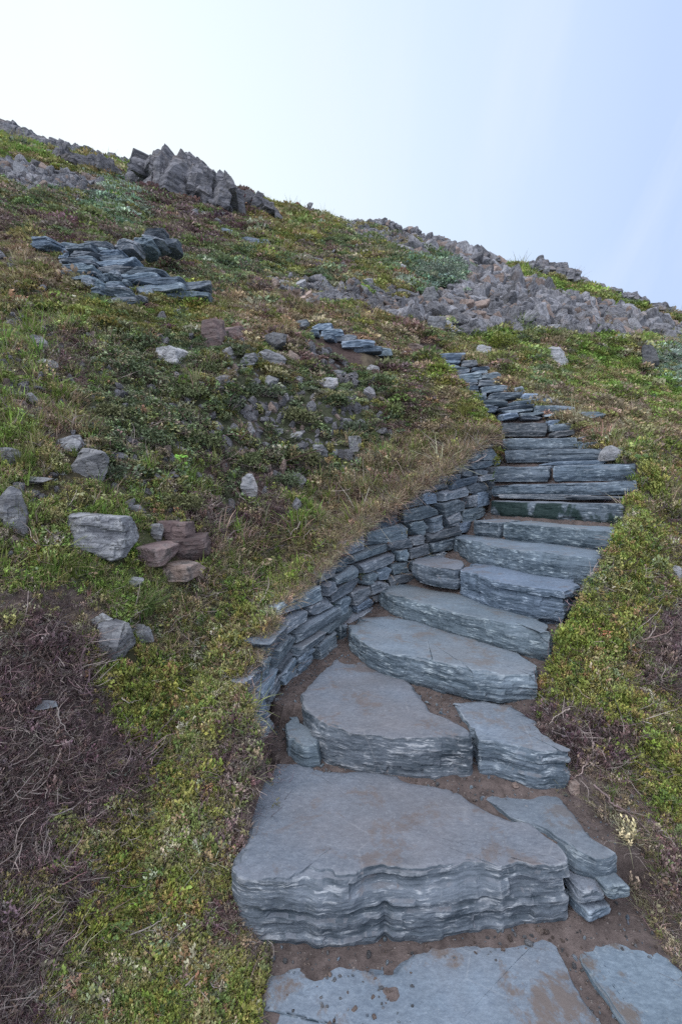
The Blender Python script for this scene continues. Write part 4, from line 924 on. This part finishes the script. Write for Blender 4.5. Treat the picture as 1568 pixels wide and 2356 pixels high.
def blades(seed, n=14, spread=.25, bend=.6, w=.035, hmin=.5):
    r = np.random.default_rng(seed); Q, S = [], []
    for j in range(n):
        a = r.uniform(0, 6.28); b = np.array([math.cos(a), math.sin(a), 0]) * r.uniform(0, spread); da = a + r.uniform(-.8, .8)
        d = np.array([math.cos(da), math.sin(da), 0]); H = r.uniform(hmin, 1.1); bd = bend * r.uniform(.3, 1.3); sd_ = np.array([-d[1], d[0], 0]) * w
        tone = r.uniform(.7, 1.25); prev = b
        for k in range(1, 4):
            t = k / 3; p = b + d * bd * t * t * H + np.array([0, 0, H * (t - .35 * bd * t * t)])
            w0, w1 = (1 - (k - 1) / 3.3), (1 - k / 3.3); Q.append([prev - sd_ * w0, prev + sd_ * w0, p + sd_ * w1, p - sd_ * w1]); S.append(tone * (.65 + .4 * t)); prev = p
    return np.array(Q), S
def twigs(seed, n=5, flat=.6, w=.012, seg=6):
    r = np.random.default_rng(seed); Q, S = [], []
    for j in range(n):
        a = r.uniform(0, 6.28); p = np.array([r.uniform(-.3, .3), r.uniform(-.3, .3), 0]); d = np.array([math.cos(a), math.sin(a), r.uniform(.2, 1.2)]); d /= np.linalg.norm(d); tone = r.uniform(.6, 1.35)
        ww = w * r.uniform(.6, 1.5); L_ = r.uniform(.5, 1.1)
        for k in range(seg):
            q = p + d * L_ / seg; up = np.array([0, 0, 1.]); s = np.cross(d, up); s /= np.linalg.norm(s) + 1e-9; t_ = np.cross(s, d); wk = ww * (1 - .7 * k / seg); wn_ = ww * (1 - .7 * (k + 1) / seg)
            c0 = [s, -.5 * s + .87 * t_, -.5 * s - .87 * t_]
            for m_ in range(3): Q.append([p + c0[m_] * wk, p + c0[(m_ + 1) % 3] * wk, q + c0[(m_ + 1) % 3] * wn_, q + c0[m_] * wn_]); S.append(tone * r.uniform(.85, 1.15))
            if r.random() < .5 and k < seg - 1:
                dd = d + r.normal(0, .6, 3); dd /= np.linalg.norm(dd); e = q + dd * L_ * .22; Q.append([q - s * wn_ * .6, q + s * wn_ * .6, e + s * wn_ * .2, e - s * wn_ * .2]); S.append(tone)
            p = q; d = d + r.normal(0, .28, 3); d[2] -= .12 * (k > 2); d /= np.linalg.norm(d)
    return np.array(Q), S
def clump(seed, n=135, l=.19, w=.115, h=.5):
    """cushion of small leaves, for plants further up the hill"""
    r = np.random.default_rng(seed); Q, S = [], []; gx_ = r.uniform(-.25, .25, 2)
    for j in range(n):
        a = r.uniform(0, 6.28); rad = math.sqrt(r.uniform(0, 1)) * .62; z = h * math.sqrt(max(0, 1 - (rad / .66) ** 2)) * r.uniform(.45, 1.05)
        p = np.array([math.cos(a) * rad, math.sin(a) * rad, z]); d = np.array([math.cos(a) * rad * 1.2, math.sin(a) * rad * 1.2, .5]) + r.normal(0, .6, 3)
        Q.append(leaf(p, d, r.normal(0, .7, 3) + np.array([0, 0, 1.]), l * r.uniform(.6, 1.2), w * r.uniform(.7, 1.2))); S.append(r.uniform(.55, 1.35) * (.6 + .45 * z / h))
    return np.array(Q), S
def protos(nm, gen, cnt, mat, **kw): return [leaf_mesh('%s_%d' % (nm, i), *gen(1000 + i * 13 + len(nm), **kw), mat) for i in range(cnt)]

def tint_of(base, n, var=.22, hue=.10):
    b = np.asarray(base, float); k = np.exp(rng.normal(0, var, (n, 1))); c = b * k * np.exp(rng.normal(0, hue, (n, 3))); return np.clip(c, 0, .9)
TINT = {  # per ground type: palette of (weight, colour)
 'G': [(.44, (.098, .120, .028)), (.30, (.145, .140, .042)), (.14, (.155, .105, .055)), (.12, (.050, .075, .024))],
 'O': [(.34, (.125, .125, .040)), (.30, (.145, .135, .065)), (.22, (.085, .110, .034)), (.06, (.16, .105, .065)), (.08, (.23, .22, .16))],
 'H': [(.5, (.085, .060, .060)), (.3, (.125, .095, .090)), (.2, (.055, .035, .040))],
 'B': [(.42, (.078, .100, .056)), (.28, (.110, .135, .070)), (.14, (.115, .118, .045)), (.16, (.145, .125, .095))],
 'D': [(.36, (.20, .165, .105)), (.28, (.155, .125, .085)), (.20, (.12, .13, .05)), (.16, (.16, .115, .09))],
 'L': [(.45, (.100, .145, .036)), (.25, (.135, .165, .050)), (.30, (.16, .145, .080))],
 'P': [(.34, (.098, .072, .066)), (.22, (.13, .105, .088)), (.29, (.085, .10, .042)), (.15, (.075, .045, .048))],
 'W': [(.7, (.150, .185, .145)), (.3, (.10, .14, .095))],
 'S': [(.6, (.20, .17, .12)), (.4, (.11, .10, .05))], 'V': [(.5, (.10, .105, .05)), (.5, (.14, .12, .07))]}
SPEC = ['crow', 'leafy', 'twig', 'grass', 'straw', 'lichen']
PROB = {'G': (.78, .06, .06, .03, .05, .02), 'O': (.60, .05, .06, .07, .12, .10), 'H': (.22, .0, .66, .0, .06, .06), 'B': (.22, .60, .07, .04, .05, .02), 'D': (.22, .08, .10, .12, .42, .06),
        'L': (.30, .28, .05, .17, .20, 0), 'P': (.42, .04, .40, .03, .09, .02), 'W': (.05, .95, 0, 0, 0, 0), 'S': (.10, .02, .35, .08, .40, .05), 'V': (.35, .15, .1, .2, .2, 0)}
KEEP = {'S': .55, 'V': .12, 'P': .9, 'H': .95, 'B': .92}
NP_ = 400000
sy = np.exp(rng.uniform(math.log(.95), math.log(44), NP_)); sx = rng.uniform(-1.05, 1.05, NP_)
# drop most of the excess in the nearest strip outside the frame
px_, py_ = sx * sy, sy
pz_ = height(px_, py_); pu, pv = project(px_, py_, pz_)
keep = (pu > -260) & (pu < 1830) & (pv < 2620)
tzp = zone(px_, py_, pz_, 20.0)
kp = np.array([KEEP.get(t, 1.0) for t in TYPES])[tzp]
keep &= rng.random(NP_) < kp
for P in SCR[:2]: keep &= ~(in_poly(pu, pv, P) & (rng.random(NP_) < .97))
keep &= ~(in_poly(pu, pv, SCR[6]) & (rng.random(NP_) < .8))
keep &= ~(in_poly(pu, pv, SCR[2]) & (rng.random(NP_) < .6))
_o = np.argsort(py_); _ys = py_[_o]
for (u_, v_, w_, k_), p_ in zip(CU, hp):
    if k_ <= 2 or k_ == 6: continue
    r_ = w_ * p_[1] / F * .55; a_, b_ = np.searchsorted(_ys, (p_[1] - r_ * 1.1, p_[1] + r_)); j_ = _o[a_:b_]
    keep[j_[np.abs(px_[j_] - p_[0]) < r_]] = False
_ic = in_poly(px_, py_, COR) & (py_ < 8.8); _dc = np.zeros(NP_); _dc[_ic] = poly_dist(px_[_ic], py_[_ic], COR)
keep &= ~(_ic & ~((px_ > 1.10) & (py_ < 2.1)) & ((_dc > .075) | (rng.random(NP_) < .35)))
for fx_, fy_, rx_, ry_ in FOOT: keep &= ~(((px_ - fx_) / rx_) ** 2 + ((py_ - fy_) / ry_) ** 2 < .85)
px_, py_, pz_, tzp = px_[keep], py_[keep], pz_[keep], tzp[keep]; n_ = len(px_)
# patches of other growth break up the larger stands
pn = fbm(px_ / py_ * 34 + 5, np.log(py_) * 30, 0, 95, 3); pick = np.array([TYPES.index(q) for q in 'PDOBS'])[np.clip((fbm(px_ / py_ * 20, np.log(py_) * 16, 0, 96, 2) * 4 + 2.5).astype(int), 0, 4)]
msk = (pn > .22) & np.isin(tzp, [TYPES.index(q) for q in 'LBOD']) & (rng.random(n_) < .75); tzp = np.where(msk, pick, tzp)
# species
cumP = np.cumsum(np.array([PROB[t] for t in TYPES]), 1); cumP /= cumP[:, -1:]
spec = (rng.random(n_)[:, None] > cumP[tzp]).sum(1)
# dry grass leaning over the top of the wall
nov = 5200; so_ = rng.uniform(0, 1, nov); Wp = np.stack([np.interp(so_, np.linspace(0, 1, len(WST)), WST[:, i]) for i in range(4)], 1)
ofs = rng.uniform(.02, .30, nov); ox = Wp[:, 0] - ofs * .66; oy = Wp[:, 1] + ofs * .75; oz = np.maximum(bank(ox, oy), Wp[:, 3] + .01)
px_ = np.concatenate([px_, ox]); py_ = np.concatenate([py_, oy]); pz_ = np.concatenate([pz_, oz]); n_ = len(px_)
ct_ = np.where(rng.random(nov) < .62, TYPES.index('D'), TYPES.index('O')); ct_ = np.where(so_ < .3, np.where(rng.random(nov) < .5, TYPES.index('O'), TYPES.index('G')), ct_)
tzp = np.concatenate([tzp, ct_]); spec = np.concatenate([spec, np.where(rng.random(nov) < .5, 4, np.where(rng.random(nov) < .6, 0, 2))])
nh = 2200; sh_ = rng.uniform(.03, 1, nh); Wh = np.stack([np.interp(sh_, np.linspace(0, 1, len(WST)), WST[:, i]) for i in range(4)], 1)
oh = rng.uniform(-.035, .07, nh); hx = Wh[:, 0] - oh * .66; hy = Wh[:, 1] + oh * .75; hz = Wh[:, 3] + .02 + rng.normal(0, .015, nh); hy2 = np.interp(sh_ + .03, np.linspace(0, 1, len(WST)), WST[:, 1]); hx2 = np.interp(sh_ + .03, np.linspace(0, 1, len(WST)), WST[:, 0])
hang = np.arctan2(hy2 - Wh[:, 1], hx2 - Wh[:, 0] + 1e-6)
px_ = np.concatenate([px_, hx]); py_ = np.concatenate([py_, hy]); pz_ = np.concatenate([pz_, hz]); n_ = len(px_)
tzp = np.concatenate([tzp, np.full(nh, TYPES.index('D'))]); spec = np.concatenate([spec, np.where(rng.random(nh) < .72, 4, np.where(rng.random(nh) < .5, 2, 0))])
tint = np.zeros((n_, 3))
for ti, t in enumerate(TYPES):
    m = np.where(tzp == ti)[0]; w = np.array([q[0] for q in TINT[t]]); ch = rng.choice(len(w), len(m), p=w / w.sum())
    # clumps of one tone lie together
    cn_ = fbm(px_[m] / py_[m] * 26, np.log(py_[m]) * 22, 0, 70 + ti, 2); cs = np.cumsum(w) / w.sum(); ch2 = np.minimum((np.clip(cn_ * .9 + .5, 0, .999)[:, None] > cs).sum(1), len(w) - 1)
    ch = np.where(rng.random(len(m)) < .55, ch2, ch)
    tint[m] = np.array([q[1] for q in TINT[t]])[ch]
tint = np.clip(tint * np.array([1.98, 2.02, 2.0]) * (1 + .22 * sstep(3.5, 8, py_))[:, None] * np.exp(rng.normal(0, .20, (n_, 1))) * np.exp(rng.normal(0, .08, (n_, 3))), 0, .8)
far = py_ > 5.2
rotv = np.stack([rng.normal(0, .22, n_), rng.normal(0, .22, n_), rng.uniform(0, 6.28, n_)], 1)
rotv[-nh:, 0] = rng.uniform(.1, 1.5, nh); rotv[-nh:, 1] = rng.normal(0, .3, nh); rotv[-nh:, 2] = hang + rng.normal(0, .9, nh)
size = .020 * (py_ / 1.5) ** .80 * np.exp(rng.normal(0, .2, n_) - np.concatenate([np.zeros(n_ - nh), np.full(nh, .45)]) + .75 * fbm(px_ / py_ * 30, np.log(py_) * 26, 0, 91, 2))
LAB = {'crow': ('crowberry_mat', 'low mats of crowberry and moss covering the banks beside the steps', 'ground cover'), 'leafy': ('dwarf_shrubs', 'dark green small leaved dwarf shrubs spread over the slope', 'ground cover'),
       'twig': ('dead_heather', 'tangle of dead purple brown heather stems on the left bank', 'heather'), 'grass': ('grass', 'green grass blades growing between the shrubs on the slope', 'grass'),
       'straw': ('dry_grass', 'dry straw coloured grass hanging over the wall and bank', 'dry grass'), 'lichen': ('lichen_tufts', 'pale grey reindeer lichen tufts in the moss', 'lichen')}
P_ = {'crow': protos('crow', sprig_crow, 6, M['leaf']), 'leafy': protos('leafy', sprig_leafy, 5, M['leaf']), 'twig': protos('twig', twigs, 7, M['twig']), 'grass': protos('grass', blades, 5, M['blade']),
      'straw': protos('straw', blades, 6, M['blade'], n=12, spread=.4, bend=1.1, w=.022, hmin=.4), 'lichen': protos('lichen', twigs, 4, M['twig'], n=9, w=.03, seg=3)}
MUL = {'crow': (1.25, 1.2), 'leafy': (1.5, 1.2), 'twig': (3.6, 2.0), 'grass': (2.0, 2.0), 'straw': (2.2, 1.7), 'lichen': (1.3, 1.1)}
for si, sname in enumerate(SPEC):
    m = (spec == si) & ~far
    if not m.any(): continue
    k = m.sum(); a, b = MUL[sname]; s = size[m][:, None] * np.array([[a, a, b]]); nm, lab, cat = LAB[sname]
    tn = tint[m].copy(); zz = tzp[m]
    if sname == 'twig': hz_ = (zz == TYPES.index('H')) | (zz == TYPES.index('P')); tn = tint_of((.085, .062, .062), k, .45, .08); tn[rng.random(k) < .20] = (.25, .215, .20)
    if sname == 'straw': tn = np.where((rng.random(k) < .7)[:, None], tint_of((.34, .285, .20), k), tn)
    if sname == 'lichen': tn = tint_of((.36, .37, .31), k)
    if sname == 'grass': tn = np.where((rng.random(k) < .6)[:, None], tint_of((.17, .245, .055), k), tn)
    if sname in ('grass', 'straw'):
        big = np.where((zz == TYPES.index('L')) | (zz == TYPES.index('D')), 1.25, .8)[:, None]; s = s * big
    pts = np.stack([px_[m], py_[m], pz_[m] - .006], 1)
    rv = rotv[m].copy()
    if sname == 'twig': rv[:, :2] *= 2.2
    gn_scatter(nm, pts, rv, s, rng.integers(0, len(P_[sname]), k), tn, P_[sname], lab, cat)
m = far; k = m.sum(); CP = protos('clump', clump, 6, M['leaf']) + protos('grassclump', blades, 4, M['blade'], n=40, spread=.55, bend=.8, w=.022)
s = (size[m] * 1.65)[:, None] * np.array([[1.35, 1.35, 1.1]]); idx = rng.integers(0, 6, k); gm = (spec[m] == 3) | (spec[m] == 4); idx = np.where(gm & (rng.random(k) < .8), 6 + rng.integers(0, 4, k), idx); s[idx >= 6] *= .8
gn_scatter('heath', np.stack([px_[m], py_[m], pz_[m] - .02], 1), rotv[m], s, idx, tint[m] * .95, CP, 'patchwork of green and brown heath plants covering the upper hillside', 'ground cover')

# small stones of the scree and grit on the bare soil
rest = np.arange(NIND, len(CU)); s = CU[rest, 2] * hp[rest, 1] / F * 1.1
gs = [PROTO[i] for i in range(14)]
hp[NIND:, 2] += s * np.where(CU[NIND:, 3] <= 1, 0, .22)
gn_scatter('scree_rubble', hp[rest], rng.uniform(-3, 3, (len(rest), 3)), np.repeat(s[:, None], 3, 1), rng.integers(0, 14, len(rest)), np.ones((len(rest), 3)), gs, 'small broken stones filling the gaps between the scree blocks', 'rubble')
ng = 42000; gx1 = rng.uniform(-2.4, 3.0, ng); gy1 = rng.uniform(1.2, 6.6, ng); gz1 = height(gx1, gy1)
inc = in_poly(gx1, gy1, COR) | (np.isin(zone(gx1, gy1, gz1), [TYPES.index('S'), TYPES.index('V')]))
gx1, gy1, gz1 = gx1[inc], gy1[inc], gz1[inc]; ng = len(gx1)
GP = []
for k in range(6):
    P, Fc = rock_geo((1, rng.uniform(.6, .9), rng.uniform(.45, .8)), 950 + k, 5, cuts=6, p=16, rough=.1, cutmin=.6); q = mesh_np('grit', P, Fc); q.materials.append(M[('rock_brown', 'rock', 'slate_wall')[k % 3]]); GP.append(q)
gsz = .005 + .050 * rng.beta(1, 9, ng)
gn_scatter('grit', np.stack([gx1, gy1, gz1 + gsz * .1], 1), rng.uniform(-3, 3, (ng, 3)), np.repeat(gsz[:, None], 3, 1), rng.integers(0, 6, ng), np.ones((ng, 3)), GP, 'fine brown grit and pebbles on the trodden soil between slabs', 'gravel')

# ------------------------------------------------------------------ bushes, tufts and dead stems one can pick out
def solid_leaf(name, colr):
    m, nt, b = newmat(name); s_ = N(nt, 'ShaderNodeAttribute', attribute_name='shade')
    L(nt, mixc(nt, 1.0, s_.outputs['Color'], colr, 'MULTIPLY'), b.inputs['Base Color']); b.inputs['Roughness'].default_value = .7; return m
def bush(u, v, w, h, colr, label, seed, nl=1500, name='willow_bush'):
    p = hit(u, v + h * .45); Y = p[1]; k = Y / F; W, Hh = w * k / 2, h * k; r = np.random.default_rng(seed); Q, S = [], []
    e = empty(name, tuple(float(q) for q in p), label, 'shrub')
    lobes = [(r.uniform(-.75, .75), r.uniform(-.5, .5), r.uniform(.35, .75), r.uniform(.35, .6)) for _ in range(9)]
    for j in range(nl):
        lx, ly, lz, lr = lobes[j % 9]; dd = r.normal(size=3); dd /= np.linalg.norm(dd); rr = lr * r.uniform(.55, 1.05)
        q = np.array([(lx + dd[0] * rr) * W, (ly + dd[1] * rr) * W * .8, (lz + dd[2] * rr * .6) * Hh]); q[2] = max(q[2], .02)
        ls = .05 * math.sqrt(W); Q.append(leaf(q, dd + r.normal(0, .5, 3), r.normal(0, .6, 3) + np.array([0, 0, 1.]), ls * 1.5 * r.uniform(.7, 1.2), ls * .7)); S.append(r.uniform(.6, 1.3))
    o = link('foliage', leaf_mesh('foliage', Q, S, solid_leaf('willow_leaf', colr)), None, e)
    Q, S = twigs(seed, 16, w=.02); Q = Q * np.array([W * 1.1, W * .9, Hh * .9]); o = link('stems', leaf_mesh('stems', Q, S, solid_leaf('stem_bark', (.13, .11, .10))), None, e)
bush(1010, 632, 120, 50, (.17, .21, .165), 'grey green willow bush at the left edge of the upper scree', 5, 2200)
bush(245, 464, 80, 30, (.17, .21, .17), 'pale grey green willow bush below the upper left rubble', 6, 1500)
bush(305, 486, 70, 26, (.15, .19, .15), 'second pale willow bush, lower right of the one below the rubble', 7, 1200)
for q, (a, b_, w_, h_) in enumerate([(300, 850, 90, 34), (420, 905, 100, 38), (520, 930, 90, 34), (260, 950, 80, 34), (350, 1010, 100, 40), (470, 1015, 90, 36), (610, 900, 80, 30), (690, 960, 90, 36), (780, 925, 80, 30), (560, 1060, 80, 34), (820, 985, 80, 34),
                                   (420, 1160, 90, 40), (660, 1110, 80, 38), (870, 880, 70, 26), (250, 1090, 70, 34), (700, 1060, 90, 46), (330, 790, 80, 30), (480, 850, 70, 26)]):
    bush(a, b_, w_, h_, [(.085, .115, .060), (.10, .125, .055), (.075, .10, .06), (.12, .13, .06)][q % 4], 'low dark green dwarf shrub rising from the ground cover on the left slope', 30 + q, 620, 'dwarf_shrub')
for o_ in C.objects:
    if o_.name.startswith('dwarf_shrub') and o_.type == 'EMPTY': o_['group'] = 'dwarf shrubs on the left slope'
bush(1156, 790, 60, 44, (.17, .20, .04), 'bright yellow green shrub in the grass below the scree', 8, 1500, 'leafy_shrub')
def tuft(u, v, w, h, colr, label, seed, n=120, bend=.9):
    p = hit(u, v + h * .35); k = p[1] / F; Q, S = blades(seed, n, .35, bend, .016, .5); Q = Q * np.array([w * k * .75, w * k * .6, h * k * 1.25])
    o = link('grass_tuft', leaf_mesh('grass_tuft', Q, S, solid_leaf('tuft_blade', colr)), None, None, [float(q) for q in p - np.array([0, 0, .01])]); tag(o, label, 'grass tuft')
tuft(325, 1385, 110, 75, (.11, .17, .05), 'long green grass tuft drooping over the bare ground by the red stone pile', 1, 170, 1.3)
tuft(270, 1350, 70, 50, (.12, .17, .045), 'green grass tuft just left of the drooping tuft', 2)
tuft(140, 905, 70, 50, (.12, .18, .03), 'bright yellow green grass tuft beside the left gully', 3)
tuft(50, 1055, 70, 60, (.13, .15, .045), 'olive grass tuft at the far left beside the lichen boulder', 4)
tuft(440, 1105, 70, 40, (.10, .17, .03), 'bright green grass tuft among the shrubs above the grassy bank', 5)
tuft(170, 1300, 90, 60, (.13, .18, .04), 'yellow green grass under the large blocky boulder', 6)
tuft(55, 1180, 60, 70, (.12, .13, .045), 'dark olive grass tuft right of the smooth left edge boulder', 7)
tuft(1060, 945, 70, 40, (.16, .17, .04), 'yellowish grass tuft on the wall top where the stairs bend', 8)
tuft(1095, 1000, 50, 34, (.22, .18, .12), 'dry straw tuft hanging at the upper end of the left wall', 9)
tuft(1415, 1760, 55, 40, (.20, .20, .13), 'pale dry tuft on the bare earth right of the second step', 10)
tuft(1408, 1822, 40, 30, (.22, .21, .14), 'small pale tuft just below the other dry tuft on the earth', 11)
tuft(510, 705, 40, 40, (.16, .19, .05), 'tall grass tuft right of the mossy hump on the spur', 12)
def stem(path, w, label, seed, colr=(.24, .20, .185), group=None, name='dead_branch'):
    P3 = np.array([hit(a, b) + np.array([0, -.01, .022]) for a, b in path]); n = len(P3); t = np.linspace(0, n - 1, (n - 1) * 5 + 1); C3 = np.stack([np.interp(t, range(n), P3[:, i]) for i in range(3)], 1)
    for _ in range(3): C3[1:-1] = .25 * C3[:-2] + .5 * C3[1:-1] + .25 * C3[2:]
    r = np.random.default_rng(seed); C3[1:-1] += r.normal(0, .0022, C3[1:-1].shape); T = np.gradient(C3, axis=0); T /= np.linalg.norm(T, axis=1, keepdims=True)
    s1 = np.cross(T, [0, 0, 1.]); s1 /= np.linalg.norm(s1, axis=1, keepdims=True); s2 = np.cross(s1, T); W = w * np.linspace(1, .35, len(C3))[:, None]
    an = np.linspace(0, 2 * math.pi, 6, endpoint=False); Vv = np.stack([C3 + W * (math.cos(a) * s1 + math.sin(a) * s2) for a in an], 1).reshape(-1, 3)
    g = np.arange(len(C3) * 6).reshape(-1, 6); g2 = np.roll(g, -1, 1); Fc = np.stack([g[:-1].ravel(), g2[:-1].ravel(), g2[1:].ravel(), g[1:].ravel()], 1)
    o = link(name, mesh_np(name, Vv - C3[0], Fc), M.setdefault('bark%s' % (colr,), None) or bark(colr)); o.location = [float(q) for q in C3[0]]; tag(o, label, 'dead branch', group)
def bark(colr):
    m, nt, b = newmat('bark'); co = N(nt, 'ShaderNodeTexCoord').outputs['Object']; L(nt, mixc(nt, noise(nt, co, 60), tuple(.5 * q for q in colr), tuple(1.3 * q for q in colr)), b.inputs['Base Color']); M['bark%s' % (colr,)] = m; return m
def z8(q): return [(a * .4107, 1748 + b * .4107) for a, b in q]
def z5(q): return [(a * .4107, 1242 + b * .4107) for a, b in q]
def zr(q): return [(1196 + a * .237, 1472 + b * .237) for a, b in q]
for k, q in enumerate([z8([(180, 205), (300, 210), (400, 240)]), z8([(215, 480), (220, 540), (260, 590), (330, 610), (450, 600), (580, 575)]), z8([(460, 470), (400, 560), (300, 680), (200, 800), (130, 880)]), z8([(740, 1000), (860, 950), (945, 900)]),
                       z8([(1045, 1285), (1100, 1230), (1170, 1200)]), z8([(0, 1420), (100, 1395), (230, 1390)]), z8([(60, 930), (90, 1020), (100, 1150)]), z8([(0, 1120), (150, 1120), (240, 1150)]), z5([(0, 805), (100, 730), (250, 690)]),
                       z5([(330, 960), (360, 1070), (430, 1160)]), z5([(170, 310), (160, 450), (90, 600)]), z5([(555, 1200), (550, 1344), (540, 1400)]), z8([(20, 300), (120, 200), (240, 60)]), z8([(0, 620), (90, 560), (170, 430)]), z5([(60, 1300), (180, 1240), (330, 1100)]), z8([(300, 330), (420, 300), (520, 210)])]):
    stem(q, .0028, 'thin bare stem lying across the dead heather at the lower left', 40 + k, (.24, .20, .185) if k % 3 else (.30, .27, .25), 'bare stems on the dead heather')
stem(z5([(690, 905), (715, 935), (745, 932), (790, 910)]), .003, 'pale forked twig on the bright moss left of the wall', 60, (.40, .36, .31))
stem(zr([(695, 1030), (680, 1130), (660, 1200), (600, 1270), (580, 1330), (510, 1375)]), .0045, 'pale crooked root hanging down the earth right of the second step', 61, (.34, .27, .25), name='root')
stem(zr([(700, 1440), (820, 1540), (870, 1630), (1000, 1690), (1100, 1770), (1240, 1910)]), .0045, 'long brown root snaking over the bare earth at the right', 62, (.22, .17, .165), name='root')
stem(zr([(1060, 1040), (1075, 1100), (1110, 1140)]), .003, 'short grey root below the moss at the right', 63, name='root')
stem(zr([(470, 700), (370, 750), (320, 790), (270, 850)]), .004, 'pale twig pointing at the right end of the spotted slab', 64, (.36, .31, .27), name='dead_branch')

print('instances', n_, 'far', int(far.sum()))
